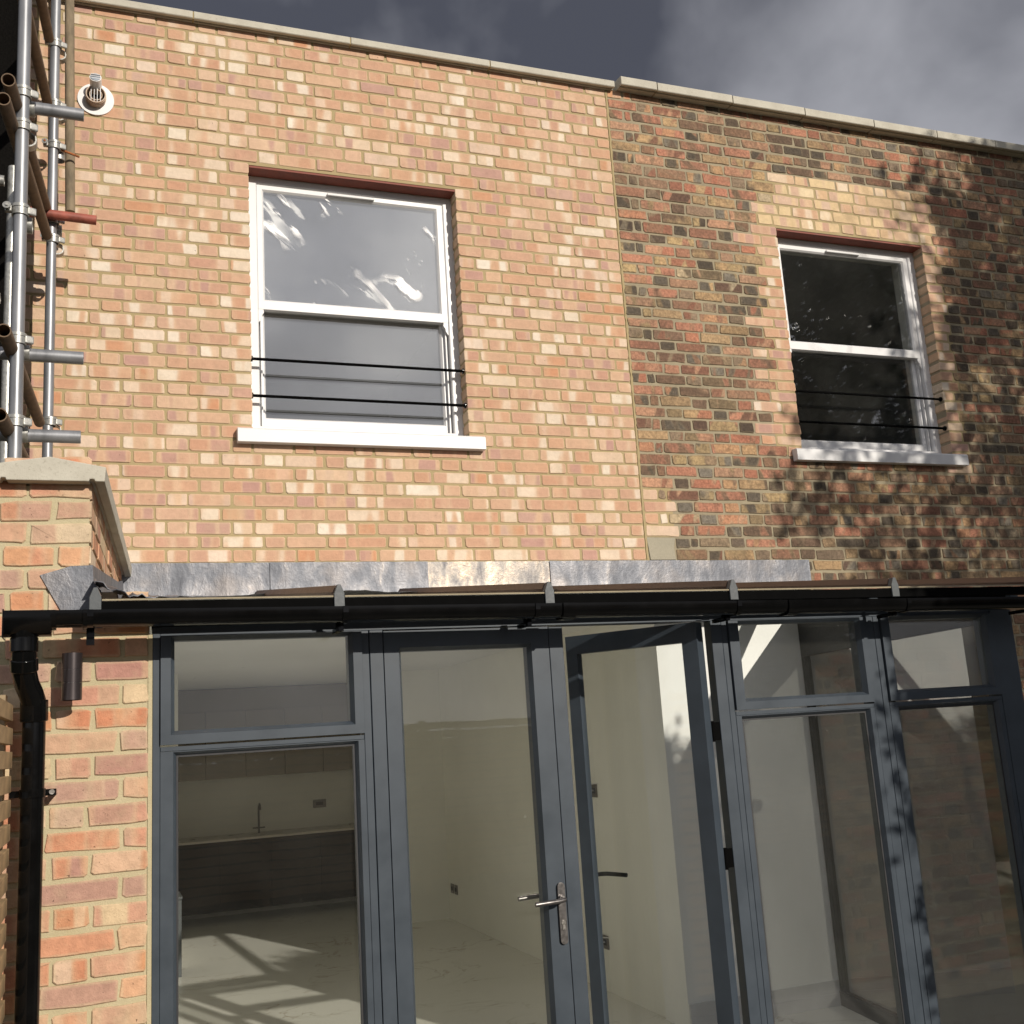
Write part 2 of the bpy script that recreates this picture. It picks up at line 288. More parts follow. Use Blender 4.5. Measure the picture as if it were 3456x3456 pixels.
# ------------------------------------------------------------------ geometry helpers
ORG = {}
class Geo:
    def __init__(s): s.v = []; s.f = []; s.at = {}
    def add(s, vs, fs):
        o = len(s.v); s.v += [tuple(x) for x in vs]; s.f += [tuple(i + o for i in q) for q in fs]; return s
    def box(s, x0, x1, y0, y1, z0, z1):
        return s.add([(x0, y0, z0), (x1, y0, z0), (x1, y1, z0), (x0, y1, z0), (x0, y0, z1), (x1, y0, z1), (x1, y1, z1), (x0, y1, z1)],
                     [(0, 3, 2, 1), (4, 5, 6, 7), (0, 1, 5, 4), (1, 2, 6, 5), (2, 3, 7, 6), (3, 0, 4, 7)])
    def obox(s, c, ux, uy, uz, h):      # oriented box, half sizes h
        c = Vector(c); ux, uy, uz = Vector(ux), Vector(uy), Vector(uz); vs = []
        for k in (-1, 1):
            for a, b in ((-1, -1), (1, -1), (1, 1), (-1, 1)): vs.append(c + ux * h[0] * a + uy * h[1] * b + uz * h[2] * k)
        return s.add(vs, [(0, 3, 2, 1), (4, 5, 6, 7), (0, 1, 5, 4), (1, 2, 6, 5), (2, 3, 7, 6), (3, 0, 4, 7)])
    def prism(s, pts, d):               # closed polygon extruded by vector d
        n = len(pts); d = Vector(d)
        return s.add([Vector(p) for p in pts] + [Vector(p) + d for p in pts], [tuple(range(n))[::-1], tuple(range(n, 2 * n))] + [(i, (i + 1) % n, n + (i + 1) % n, n + i) for i in range(n)])
    def tube(s, a, b, r, n=16, r2=None, hollow=0, cap=True):
        a, b = Vector(a), Vector(b); d = (b - a).normalized(); x = d.orthogonal().normalized(); y = d.cross(x); r2 = r if r2 is None else r2
        A = [x * math.cos(2 * math.pi * i / n) + y * math.sin(2 * math.pi * i / n) for i in range(n)]
        if hollow:
            ri, ro = r - hollow, r; vs = [a + q * ro for q in A] + [b + q * ro for q in A] + [a + q * ri for q in A] + [b + q * ri for q in A]; fs = []
            for i in range(n):
                j = (i + 1) % n; fs += [(i, j, n + j, n + i), (2 * n + j, 2 * n + i, 3 * n + i, 3 * n + j), (j, i, 2 * n + i, 2 * n + j), (n + i, n + j, 3 * n + j, 3 * n + i)]
            return s.add(vs, fs)
        vs = [a + q * r for q in A] + [b + q * r2 for q in A]; fs = [(i, (i + 1) % n, n + (i + 1) % n, n + i) for i in range(n)]
        if cap: fs += [tuple(range(n))[::-1], tuple(range(n, 2 * n))]
        return s.add(vs, fs)
    def path(s, pts, rad, n=14):        # bent pipe through points
        pts = [Vector(p) for p in pts]; rr = rad if isinstance(rad, (list, tuple)) else [rad] * len(pts); base = len(s.v); up = None
        for i, p in enumerate(pts):
            d = (pts[min(i + 1, len(pts) - 1)] - pts[max(i - 1, 0)]).normalized()
            x = d.orthogonal().normalized() if up is None else (up - d * up.dot(d)).normalized(); up = x; y = d.cross(x)
            s.v += [tuple(p + (x * math.cos(2 * math.pi * k / n) + y * math.sin(2 * math.pi * k / n)) * rr[i]) for k in range(n)]
        for i in range(len(pts) - 1):
            for k in range(n): s.f.append((base + i * n + k, base + i * n + (k + 1) % n, base + (i + 1) * n + (k + 1) % n, base + (i + 1) * n + k))
        s.f += [tuple(base + k for k in range(n))[::-1], tuple(base + (len(pts) - 1) * n + k for k in range(n))]; return s
    def frame(s, o, i, prof):           # mitred rectangular frame in the XZ plane: o, i = (x0,x1,z0,z1); prof = [(t, y)], t: 0 outer .. 1 inner
        L = []
        for t, y, off in prof:
            x0 = o[0] + (i[0] - o[0]) * t - off; x1 = o[1] + (i[1] - o[1]) * t + off; z0 = o[2] + (i[2] - o[2]) * t - off; z1 = o[3] + (i[3] - o[3]) * t + off
            L.append([(x0, y, z0), (x1, y, z0), (x1, y, z1), (x0, y, z1)])
        n = len(L); vs = [p for q in L for p in q]; fs = []
        for a in range(n):
            b = (a + 1) % n
            for k in range(4): fs.append((a * 4 + k, b * 4 + k, b * 4 + (k + 1) % 4, a * 4 + (k + 1) % 4))
        return s.add(vs, fs)
    def xf(s, f):
        s.v = [tuple(f(Vector(p))) for p in s.v]; return s

def tag(o, label=None, cat=None, group=None, kind=None):
    if label: o['label'] = label
    if cat: o['category'] = cat
    if group: o['group'] = group
    if kind: o['kind'] = kind
    return o
def thing(name, label, cat, loc, group=None):
    o = bpy.data.objects.new(name, None); COL.objects.link(o); o.empty_display_size = .1
    w = Vector((loc[0], loc[1], loc[2] + G)); o.location = w; ORG[o.name] = w; return tag(o, label, cat, group)
def part(name, geo, mat, parent=None, origin=None, smooth=False, bevel=0, kind=None, label=None, cat=None, group=None, local=False):
    v = np.array(geo.v, dtype=np.float64).reshape(-1, 3).copy(); v[:, 2] += G
    if origin is not None: o = Vector((origin[0], origin[1], origin[2] + G))
    elif parent is not None: o = ORG[parent.name].copy()
    else: o = Vector(((v[:, 0].min() + v[:, 0].max()) / 2, (v[:, 1].min() + v[:, 1].max()) / 2, v[:, 2].min()))
    v -= np.array(o)
    me = bpy.data.meshes.new(name); me.from_pydata(v.tolist(), [], geo.f); me.update()
    for an, (ty, data) in geo.at.items():
        a = me.attributes.new(an, ty, 'POINT')
        a.data.foreach_set('color' if ty == 'FLOAT_COLOR' else 'vector', np.array(data, dtype=np.float32).ravel())
    me.materials.append(M[mat] if isinstance(mat, str) else mat)
    if smooth:
        me.polygons.foreach_set('use_smooth', [True] * len(me.polygons))
        try: me.set_sharp_from_angle(angle=R(38))
        except Exception: pass
    ob = bpy.data.objects.new(name, me); COL.objects.link(ob); ORG[ob.name] = o
    if parent is not None: ob.parent = parent; ob.location = o - ORG[parent.name]
    else: ob.location = o
    if bevel:
        b = ob.modifiers.new('edge', 'BEVEL'); b.width = bevel; b.segments = 2; b.limit_method = 'ANGLE'; b.angle_limit = R(40)
    return tag(ob, label, cat, group, kind)
def dupe(ob, delta, parent='same'):
    c = ob.copy(); COL.objects.link(c); c.location = ob.location + Vector(delta); ORG[c.name] = ORG[ob.name] + Vector(delta); return c

def project(p):
    q = Vector(p) - CAMP; z = q.dot(RF)
    if z <= .1: return None
    return 1728 + FPX * q.dot(RX) / z, 1728 + FPX * q.dot(RD) / z, z

# ------------------------------------------------------------------ bricks
def brick(g, c, w, h, d, rng, ud=(1, 0, 0), nd=(0, -1, 0), jit=.0012, rad=.007, proud=0.0, dark=None):
    ud, nd = Vector(ud), Vector(nd); c = Vector(c) + nd * proud; up = Vector((0, 0, 1)); hx, hz = w / 2, h / 2
    r1 = [rad * rng.uniform(.4, 1.5) for _ in range(4)]
    pts = []
    for (sx, sz), rr in zip(((1, -1), (1, 1), (-1, 1), (-1, -1)), r1):
        rr = min(rr, hx * .5)
        a, b = (sx * hx, sz * (hz - rr)), (sx * (hx - rr), sz * hz)
        pts += [a, b] if (sx * sz > 0) else [b, a]
    # mid points on the long sides so that the arris wanders
    pts2 = []
    for i, p in enumerate(pts):
        pts2.append(p); q = pts[(i + 1) % 8]
        if abs(p[0] - q[0]) > w * .4: pts2.append(((p[0] + q[0]) / 2 + rng.uniform(-.2, .2) * w, (p[1] + q[1]) / 2))
    tl = rng.uniform(-jit, jit) * .5
    pts2 = [(x + rng.gauss(0, jit), z + rng.gauss(0, jit * .7) + tl * x / hx) for x, z in pts2]
    n = len(pts2); e = .0028; base = len(g.v); vs = []
    for x, z in pts2: vs.append(c + ud * x * (1 - e / hx) + up * z * (1 - e / hz))
    for x, z in pts2: vs.append(c + ud * x + up * z - nd * e)
    for x, z in pts2: vs.append(c + ud * x + up * z - nd * d)
    fs = [tuple(range(n))] + [(i, n + i, n + (i + 1) % n, (i + 1) % n) for i in range(n)] + [(n + i, 2 * n + i, 2 * n + (i + 1) % n, n + (i + 1) % n) for i in range(n)]
    if ud.cross(up).dot(nd) < 0: fs = [q[::-1] for q in fs]
    g.add(vs, fs)
    rr_ = rng.random()
    if dark is not None:
        if w < .13 and rng.random() < .62: rr_ = rng.choice((.0, .03, .08, .12, .67, .89))
        elif w > .13 and rng.random() < .75: rr_ = rng.uniform(.28, .60) if rng.random() < .75 else rng.uniform(.75, .82)
    rnd = (rr_, rng.random(), rng.random(), 1.0)
    A = g.at.setdefault('brnd', ('FLOAT_COLOR', []))[1]; B = g.at.setdefault('bloc', ('FLOAT_VECTOR', []))[1]; Cc = g.at.setdefault('bsz', ('FLOAT_VECTOR', []))[1]
    for k in range(3 * n):
        A.append(rnd); x, z = pts2[k % n]; f = .97 if k < n else 1
        B.append((x * f, z * f, 0)); Cc.append((hx, hz, 0))

def lay(wall, specs, rng, limit=300, jit=.0012, rad=.007):
    """specs: (centre, w, h, d, mat, ud, nd). The ones showing largest become parts, the rest are joined."""
    scored = []
    for s in specs:
        c, w, h, d, mt, ud, nd = s
        p = project((c[0], c[1], c[2] + G)); sc = 0
        if p and -20 < p[0] < 3476 and -20 < p[1] < 3476 and not s_hidden(c):
            sc = w * h / (p[2] * p[2])
        scored.append((sc, s))
    scored.sort(key=lambda q: -q[0])
    rest = {}
    for i, (sc, (c, w, h, d, mt, ud, nd)) in enumerate(scored):
        pr = max(-.003, min(.0035, rng.gauss(0, .0012)))
        if i < limit and sc > 0:
            g = Geo(); brick(g, c, w, h, d, rng, ud, nd, jit, rad, pr, True if mt == 'brick_old' else None)
            part('brick', g, mt, wall, origin=c)
        else: brick(rest.setdefault(mt, Geo()), c, w, h, d, rng, ud, nd, jit, rad, pr, True if mt == 'brick_old' else None)
    for mt, g in rest.items(): part('brick_courses', g, mt, wall, kind='stuff')
def s_hidden(c): return False

ZC = [0.0051, 0.0828, 0.1546, 0.2313, 0.3079, 0.3838, 0.4596, 0.5354, 0.6112, 0.6901, 0.7691, 0.8414, 0.9216, 0.9934, 1.0706, 1.1445, 1.218, 1.2925, 1.3711, 1.4411, 1.5194, 1.5932, 1.6633, 1.7377, 1.8132, 1.8899, 1.9645, 2.0375, 2.1155, 2.1863, 2.2705, 2.3472, 2.4307, 2.5141, 2.5932, 2.6786, 2.7591, 2.8318, 2.9095, 2.9865, 3.0656, 3.1424, 3.21]
def zc(k): return ZC[k] if k >= 0 else ZC[0] + k * .0758
W1 = (.447, 1.693, .742, 2.325); W2 = (4.017, 5.263, .742, 2.325)
def cut(x0, x1, z0, z1, hole):
    """part of a course that is left outside an opening"""
    hx0, hx1, hz0, hz1 = hole
    if z0 > hz1 - .03 or z1 < hz0 + .008: return [(x0, x1)]
    if x1 <= hx0: return [(x0, hx0 if hx0 - x1 < .045 else x1)]
    if x0 >= hx1: return [(hx1 if x0 - hx1 < .045 else x0, x1)]
    o = []
    if x0 < hx0 - .012: o.append((x0, hx0))
    if x1 > hx1 + .012: o.append((hx1, x1))
    return o
FN = ((1, 0, 0), (0, -1, 0)); FE = (tuple(Vector((.06, 1, 0)).normalized()), tuple(Vector((1, -.06, 0)).normalized()))

# ---- new wall
rng = random.Random(7)
wall = thing('brick_wall', 'new pink and cream brick wall with buff mortar around the bright sash window', 'wall', (.7, .1, -G))
sp = []; XL, XR = -1.42, 2.785
for k in range(-2, 42):
    z0 = zc(k); z1 = zc(k + 1) - .0125 if k < 41 else 3.198; xr = XR
    off = 0 if k % 2 == 0 else .169
    n = -5
    while n < 9:
        x = .3375 * n + off
        for a, b in ((x, x + .1010), (x + .1130, x + .3255)):
            a += rng.gauss(0, .002); b += rng.gauss(0, .002)
            a, b = max(a, XL), min(b, xr)
            if b - a < .03: continue
            if xr - b < .035 and b < xr: b = xr
            for a2, b2 in cut(a, b, z0, z1, W1):
                if b2 - a2 > .028: sp.append((((a2 + b2) / 2, 0, (z0 + z1) / 2 + rng.gauss(0, .0007)), b2 - a2, z1 - z0, .10, 'brick_new', *FN))
        n += 1
lay(wall, sp, rng)
g = Geo()
def holed(g, x0, x1, z0, z1, y0, y1, h, e=0):
    hx0, hx1, hz0, hz1 = h[0] - e, h[1] + e, h[2] - e, h[3] + e
    g.box(x0, hx0, y0, y1, z0, z1); g.box(hx1, x1, y0, y1, z0, z1); g.box(hx0, hx1, y0, y1, z0, hz0); g.box(hx0, hx1, y0, y1, hz1, z1)
holed(g, XL, 2.792, -.147, 3.2, .0045, .1, W1, .004); part('mortar_bed', g, 'mortar_new', wall)
g = Geo(); holed(g, XL, 2.792, -.147, 3.2, .1005, .30, W1, -.03); part('inner_leaf', g, 'plaster', wall)
g = Geo(); g.box(W1[0] + .002, W1[1] - .002, .0, .098, 2.311, 2.3235); part('lintel', g, 'lintel', wall, bevel=.001)
# coping stones of the new part
cj = [-1.42, -.80, .141, 1.062, 1.961, 2.842]
SH = .060
def shear(p): return Vector((p[0] + SH * (p[1] + 2.01), p[1], p[2]))
def coping(x0, x1, zb, th, yf, parent, tilt=0):
    g = Geo(); pr = [(yf, zb + .004), (yf + .004, zb), (yf + .022, zb), (yf + .024, zb + .008), (yf + .034, zb + .008), (yf + .036, zb), (.33, zb), (.36, zb + .004), (.36, zb + th - .006), (.16, zb + th + .03), (yf + .006, zb + th), (yf, zb + th - .006)]
    g.prism([(x0, y, z) for y, z in pr], (x1 - x0, 0, 0))
    return part('coping_stone', g, 'coping', parent, smooth=False)
for a, b in zip(cj[:-1], cj[1:]): coping(a + .004, b - .004, 3.188 + rng.uniform(-.001, .001), .048, -.05, wall)
g = Geo()
for x in cj[1:-1]: g.box(x - .005, x + .005, -.044, .33, 3.188, 3.234)
part('coping_joint', g, 'mortar_new', wall)

# ---- old wall
rng = random.Random(21)
wall2 = thing('brick_wall', 'dark weathered old brick wall with grey mortar and pale repairs round its window', 'wall', (5.2, .1, -G))
sp = []; XL2, XR2 = 2.803, 8.2
def pale(x, k):
    j = random.Random(k * 31 + 5).choice((0, .05, .085))
    if 9 <= k <= 30 and W2[0] - .17 - j - (.05 if k < 14 else 0) < x < W2[0]: return True
    if 8 <= k <= 30 and W2[1] < x < W2[1] + .11 + j: return True
    if 31 <= k <= 35 and W2[0] - .20 + (k - 31) * .045 + j < x < W2[1] + .17 - (k - 31) * .03 - j: return True
    lim = {5: 2.90, 4: 3.02, 3: 2.96, 2: 3.02}.get(k, 0)
    return x < lim
for k in range(-35, 42):
    z0 = zc(k); z1 = zc(k + 1) - .0130 if k < 41 else 3.2
    xs = XL2 if k > -3 else 3.86
    seq = []; x = xs
    if k % 2 == 0: seq.append(.215)
    else: seq += [.10, .05]
    hd = k % 2 == 0
    if k in (0, 1): x = 3.0; 
    while sum(seq) + .01 * len(seq) + x < XR2 + .2:
        if k % 2 == 0: seq.append(.1025 if hd else .215)
        else: seq.append(.215 if hd is False and len(seq) % 2 == 0 else .1025) if False else seq.append((.215, .1025)[len(seq) % 2])
        hd = not hd
    for w in seq:
        w = w + rng.gauss(0, .004); a, b = x, x + w; x = b + .0125 + rng.gauss(0, .001)
        if b > XR2: break
        for a2, b2 in cut(a, b, z0, z1, W2):
            if b2 - a2 < .028: continue
            c = (a2 + b2) / 2; ok = pale(c, k)
            zj = 0 if ok else rng.gauss(0, .0022)
            top = (k == 41 and c < 3.05)
            sp.append(((c, 0, (z0 + z1) / 2 + zj), b2 - a2, z1 - z0 - (0 if ok else abs(rng.gauss(0, .002))), .10, 'brick_yellow' if (ok and k > 30) else 'brick_new' if ok else 'brick_pier' if top else 'brick_old', *FN))
lay(wall2, sp, rng, jit=.0026, rad=.0065)
g = Geo(); holed(g, 2.7925, XR2, -.18, 3.2, .0045, .1, W2, .004); g.box(3.86, XR2, .0045, .1, -2.75, -.1801); part('mortar_bed', g, 'mortar_old', wall2)
g = Geo(); g.box(W2[0] - .20, W2[0] - .0045, .0035, .05, .70, 2.33); g.box(W2[1] + .0045, W2[1] + .16, .0035, .05, .62, 2.33); g.box(W2[0] - .15, W2[1] + .12, .0035, .05, 2.3305, 2.68); g.box(2.803, 3.0, .0035, .05, .15, .46); part('repair_mortar', g, 'mortar_new', wall2)
g = Geo(); holed(g, 2.7925, XR2, -.18, 3.2, .1005, .30, W2, -.03); g.box(3.86, XR2, .1005, .3, -2.75, -.1801); part('inner_leaf', g, 'plaster', wall2)
g = Geo(); rj = random.Random(3); zz = [-.14 + 3.33 * i / 130 for i in range(131)]
g.prism([(2.789 + rj.gauss(0, .0012), -.001, z) for z in zz] + [(2.802 + rj.gauss(0, .0022), -.001, z) for z in zz[::-1]], (0, .05, 0)); part('movement_joint', g, 'mortar_new', wall2)
g = Geo(); g.prism([(2.815, -.002, .006), (2.99, -.002, .006), (2.982, -.002, .08), (2.995, -.002, .14), (2.80, -.002, .143)], (0, .05, 0)); part('cement_patch', g, 'cement', wall2)
g = Geo(); g.box(W2[0] + .002, W2[1] - .002, .0, .098, 2.311, 2.3235); part('lintel', g, 'lintel', wall2, bevel=.001)
cj = [2.868, 3.141, 3.727, 4.32, 4.918, 5.492, 6.05, 6.62, 7.2, 7.8, 8.3]
for i, (a, b) in enumerate(zip(cj[:-1], cj[1:])): coping(a + .004, b - .004, 3.193 - .003 * min(i, 4), .062, -.085, wall2)
g = Geo()
for x in cj[1:-1]: g.box(x - .005, x + .005, -.078, .33, 3.192, 3.242)
part('coping_joint', g, 'mortar_old', wall2)

# ---- pier / boundary wall in front on the left
rng = random.Random(5)
pier = thing('garden_wall', 'orange brick boundary wall end with sloping stone coping beside the scaffolding', 'wall', (-.47, -1.0, -G))
sp = []; ZP = -.7244; YP = -2.01
for i in range(-26, 10):
    z0 = ZP + .0761 * i; z1 = z0 + .063; top = z1 > -.37; xr = -.34 if top else -.157
    if z0 < -.42 and z1 > -.37: pass
    seq = ([.078, .225, .105, .225] if i % 2 else [.165, .105, .225, .105])
    if top: seq = ([.105, .155, .16] if i % 2 else [.19, .105, .15])
    x = xr; lim = -.64 if top else -.92
    for w in seq:
        w += rng.gauss(0, .005); a = x - w
        if a < lim: a = lim
        if x - a > .03: sp.append((((a + x) / 2, YP, (z0 + z1) / 2 + rng.gauss(0, .0018)), x - a, z1 - z0 + rng.gauss(0, .0015), .09, 'brick_pier', *FN))
        x = a - .0135
        if x < lim + .03: break
    if top and z1 < .02:     # the side facing the roof
        y = YP + .004 + (.0 if i % 2 else 0)
        first = True
        while y < -.02:
            w = (.10 if i % 2 == 0 and first else .215); first = False; b = min(y + w, -.01)
            sp.append(((-.34 + SH * ((y + b) / 2 + 2.01), (y + b) / 2, (z0 + z1) / 2), b - y - .001, z1 - z0, .08, 'brick_pier', *FE)); y = b + .012
lay(pier, sp, rng, jit=.0026, rad=.0055)
g = Geo(); g.box(-.636, -.346, -2.004, -.004, -.56, -.075); g.xf(shear); g.box(-.92, -.1565, -2.004, -1.80, -2.75, -.5601); g.box(-.60, -.163, -1.7999, -.004, -2.75, -.562)
part('mortar_bed', g, 'mortar_pier', pier)
g = Geo(); g.box(-.1565, -.1435, -2.008, -1.93, -2.70, -.58); part('sealant_joint', g, 'mortar_pier', pier)
# side of the bed seen below the coping has its own render thickness
g = Geo(); yb = -2.065
pr = [(-.296, -.070), (-.292, -.020), (-.4679, .012), (-.645, -.018), (-.645, -.070), (-.615, -.070), (-.612, -.062), (-.598, -.062), (-.596, -.070), (-.345, -.070), (-.343, -.062), (-.329, -.062), (-.326, -.070)]
ys = [-2.065, -1.16, -.25]
for a, b in zip(ys, ys[1:] + [-.003]):
    g = Geo(); g.prism([(x, a + .003, z) for x, z in pr[::-1]], (0, b - a - .006, 0)).xf(shear); part('coping_stone', g, 'coping', pier, bevel=.003)

# ------------------------------------------------------------------ sash windows
def horn(x, s, y, z):
    g = Geo(); g.prism([(x, y, z), (x + s * .028, y, z), (x + s * .030, y, z - .02), (x + s * .018, y, z - .038), (x + s * .016, y, z - .055), (x + s * .004, y, z - .075), (x, y, z - .08)][::1 if s > 0 else -1], (0, .035, 0)); return g
def sash(dx, label, gu, gl):
    w = thing('sash_window', label, 'window', (1.07 + dx, .15, .742), 'white sash windows')
    o = (.449 + dx, 1.691 + dx, .742, 2.309)
    g = Geo(); g.frame(o, (.503 + dx, 1.637 + dx, .792, 2.268), [(0, .098, 0), (1, .098, .006), (1, .103, 0), (1, .125, 0), (1, .20, 0), (0, .20, 0)]); part('outer_frame', g, 'white_paint', w, bevel=.0015)
    g = Geo()
    for x in (.515 + dx, 1.619 + dx): g.box(x, x + .008, .1255, .146, .795, 2.262)
    part('parting_bead', g, 'white_paint', w)
    ui = (.543 + dx, 1.590 + dx, 1.553, 2.229)
    g = Geo(); g.frame((.504 + dx, 1.636 + dx, 1.490, 2.266), ui, [(0, .106, 0), (1, .106, .010), (1, .118, 0), (1, .144, 0), (0, .144, 0)]); us = part('upper_sash', g, 'white_paint', w, bevel=.001)
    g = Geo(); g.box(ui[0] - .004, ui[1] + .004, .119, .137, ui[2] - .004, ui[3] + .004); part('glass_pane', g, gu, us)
    for x, s in ((.504 + dx, 1), (1.636 + dx, -1)):
        part('sash_horn', horn(x, s, .108, 1.490), 'white_paint', us)
    g = Geo(); g.box(.917 + dx, 1.205 + dx, .088, .106, 2.240, 2.256); part('trickle_vent', g, 'white_paint', us, bevel=.005)
    li = (.543 + dx, 1.594 + dx, .858, 1.50)
    g = Geo(); g.frame((.504 + dx, 1.636 + dx, .792, 1.553), li, [(0, .150, 0), (1, .150, .010), (1, .164, 0), (1, .19, 0), (0, .19, 0)]); ls = part('lower_sash', g, 'white_paint', w, bevel=.001)
    g = Geo(); g.box(li[0] - .004, li[1] + .004, .165, .183, li[2] - .004, li[3] + .004); part('glass_pane', g, gl, ls)
    # sill, flat stone with a chamfered nose
    g = Geo(); g.prism([(.36 + dx, -.055, .655), (.36 + dx, -.055, .727), (.36 + dx, -.045, .735), (.36 + dx, .0975, .745), (.36 + dx, .0975, .700), (.36 + dx, -.004, .700), (.36 + dx, -.004, .655)], (1.417, 0, 0)); part('window_sill', g, 'white_paint', w, bevel=.003)
    return w
sash(0, 'bright sash window with glints of film painted on its glass, above the glazed doors', 'glass_glints', 'glass_sky')
sash(3.57, 'dark sash window dappled by tree shadow in the weathered brick wall', 'glass_up', 'glass_up')
railz = ((1.159, 'upper'), (.944, 'lower'))
for dx, wn_ in ((0, 'window with painted glints'), (3.57, 'tree-shaded window')):
    for z, n in railz:
        t = thing('window_guard_rail', f'{n} of the two thin black bars across the {wn_}', 'guard rail', (1.07 + dx, .03, z), 'black guard bars')
        g = Geo(); g.tube((.449 + dx, .03, z), (1.691 + dx, .03, z), .0085, 12); part('bar', g, 'eaves_black', t, smooth=True)
        for x, s in ((.4475 + dx, 1), (1.6925 + dx, -1)):
            g = Geo(); g.tube((x, .03, z), (x + s * .008, .03, z), .017, 14); part('end_flange', g, 'black_plastic', t, smooth=True)
# rooms behind the sashes
def room(name, x0, x1, y0, y1, z0, z1, wm, cm, fm):
    g = Geo(); t = .05
    g.box(x0 - t, x0, y0, y1, z0, z1); g.box(x1, x1 + t, y0, y1, z0, z1); g.box(x0 - t, x1 + t, y1, y1 + t, z0 - t, z1 + t)
    part(name, g, wm, kind='structure')
    g = Geo(); g.box(x0 - t, x1 + t, y0, y1, z1, z1 + t); part('bedroom_ceiling', g, cm, kind='structure')
    g = Geo(); g.box(x0 - t, x1 + t, y0, y1, z0 - t, z0); part('bedroom_floor', g, fm, kind='structure')
room('bedroom_walls', -.6, 2.3, .301, 4.2, .05, 2.45, 'plaster_white', 'ceiling', 'fence_post')
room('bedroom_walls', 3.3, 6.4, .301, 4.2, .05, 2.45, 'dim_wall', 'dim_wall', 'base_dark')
g = Geo(); g.box(-1.4, 8.2, .30, 4.4, 3.02, 3.12); part('roof_slab', g, 'eaves_black', kind='structure')

# ------------------------------------------------------------------ boiler flue
fl = thing('flue_terminal', 'small white flue outlet with round plate and grille high on the pink brick wall', 'flue', (-.379, 0, 2.609))
fx, fz = -.379, 2.609
g = Geo(); g.tube((fx, .002, fz), (fx, -.008, fz), .095, 40); part('wall_plate', g, 'vent_white', fl, smooth=True)
g = Geo(); g.tube((fx, -.008, fz), (fx, -.062, fz), .052, 32, hollow=.005)
for y in (-.02, -.034, -.048): g.tube((fx, y, fz), (fx, y - .004, fz), .0545, 32, hollow=.004)
part('flue_barrel', g, 'vent_tan', fl, smooth=True)
g = Geo(); g.tube((fx, -.02, fz), (fx, -.055, fz), .034, 24, hollow=.004); part('inner_duct', g, 'vent_tan', fl, smooth=True)
g = Geo(); g.tube((fx, -.01, fz), (fx, -.014, fz), .047, 24); part('duct_back', g, 'dark_hole', fl)
g = Geo()
for dx in (-.024, -.008, .008, .024): g.box(fx + dx - .0016, fx + dx + .0016, -.0605, -.0575, fz - .045, fz + .045)
part('grille', g, 'vent_white', fl)
g = Geo(); g.path([(fx, -.012, fz + .052), (fx, -.035, fz + .056), (fx - .001, -.065, fz + .066), (fx - .002, -.10, fz + .076)], .031, 20); part('plume_outlet', g, 'vent_white', fl, smooth=True)
d = Vector((-.001, -.035, .010)).normalized(); c = Vector((fx - .002, -.10, fz + .076))
g = Geo(); g.tube(c, c + d * .004, .026, 20); g2 = part('outlet_cap', g, 'vent_grey', fl)
g = Geo()
for k in (-.012, .0, .012): g.obox(c + d * .006 + Vector((0, 0, k)), (1, 0, 0), d, (0, .27, .96), (.024, .003, .0015))
part('louvre', g, 'vent_white', fl)

# ------------------------------------------------------------------ lean-to: floor and inner walls
g = Geo(); g.box(-.15, 3.9, -1.95, 6.9, -2.77, -2.67); part('floor', g, 'marble', kind='structure')
g = Geo(); g.box(2.80, 3.83, .001, .29, -2.67, -.16); g.box(-.16, 2.80, .001, .29, -.33, -.16); part('wall_stub', g, 'plaster_white', kind='structure')
g = Geo(); g.box(2.82, 2.94, .2905, 4.7, -2.67, -.30); g.box(2.36, 2.94, 4.701, 6.6, -2.67, -.30); part('partition_wall', g, 'plaster', kind='structure')
g = Geo(); g.box(-.16, 2.95, 6.65, 6.75, -2.67, -.30); g.box(-.16, .28, 3.9, 6.65, -2.67, -.30); part('kitchen_wall', g, 'plaster', kind='structure')
g = Geo(); g.box(-.26, -.16, .301, 6.75, -2.67, -.30); part('side_wall', g, 'plaster', kind='structure')
g = Geo(); g.box(-.16, -.1501, -1.93, .0, -2.67, -.5); part('lining_wall', g, 'plaster_white', kind='structure')
g = Geo(); g.box(-.26, 3.0, .29, 6.75, -.30, -.22); part('ceiling', g, 'ceiling', kind='structure')
g = Geo(); g.box(2.802, 3.845, -.013, .0005, -2.67, -2.53); g.box(2.802, 3.845, -.018, -.0131, -2.67, -2.60); part('skirting', g, 'white_paint', kind='structure')
# kitchen
kt = thing('kitchen_units', 'kitchen run with dark base units, pale worktop and taupe wall cupboards behind the glass', 'kitchen', (1.3, 6.35, -2.67))
g = Geo(); g.box(.29, 2.355, 6.05, 6.60, -2.55, -1.87); part('base_unit', g, 'base_dark', kt)
for i in range(4): g = Geo(); g.box(.295 + i * .515, .80 + i * .515, 6.03, 6.0495, -2.54, -1.89); part('unit_door', g, 'base_dark', kt, bevel=.002)
g = Geo(); g.box(.285, 2.355, 6.01, 6.645, -1.868, -1.845); part('worktop', g, 'worktop', kt)
for i in range(5):
    g = Geo(); g.box(.285 + i * .414, .695 + i * .414, 6.30, 6.64, -1.25, -.55); part('wall_cupboard', g, 'cabinet', kt, bevel=.002)
g = Geo(); g.box(.285, 2.355, 6.33, 6.64, -.549, -.31); part('cornice_panel', g, 'cabinet', kt)
tp = thing('kitchen_tap', 'tall thin swan neck tap with crossed handles on the worktop', 'tap', (1.255, 6.45, -1.845))
g = Geo(); g.path([(1.255, 6.45, -1.845), (1.255, 6.45, -1.60), (1.255, 6.43, -1.56), (1.255, 6.38, -1.54), (1.255, 6.33, -1.56), (1.255, 6.32, -1.60)], .011, 10); part('spout', g, 'dark_steel', tp, smooth=True)
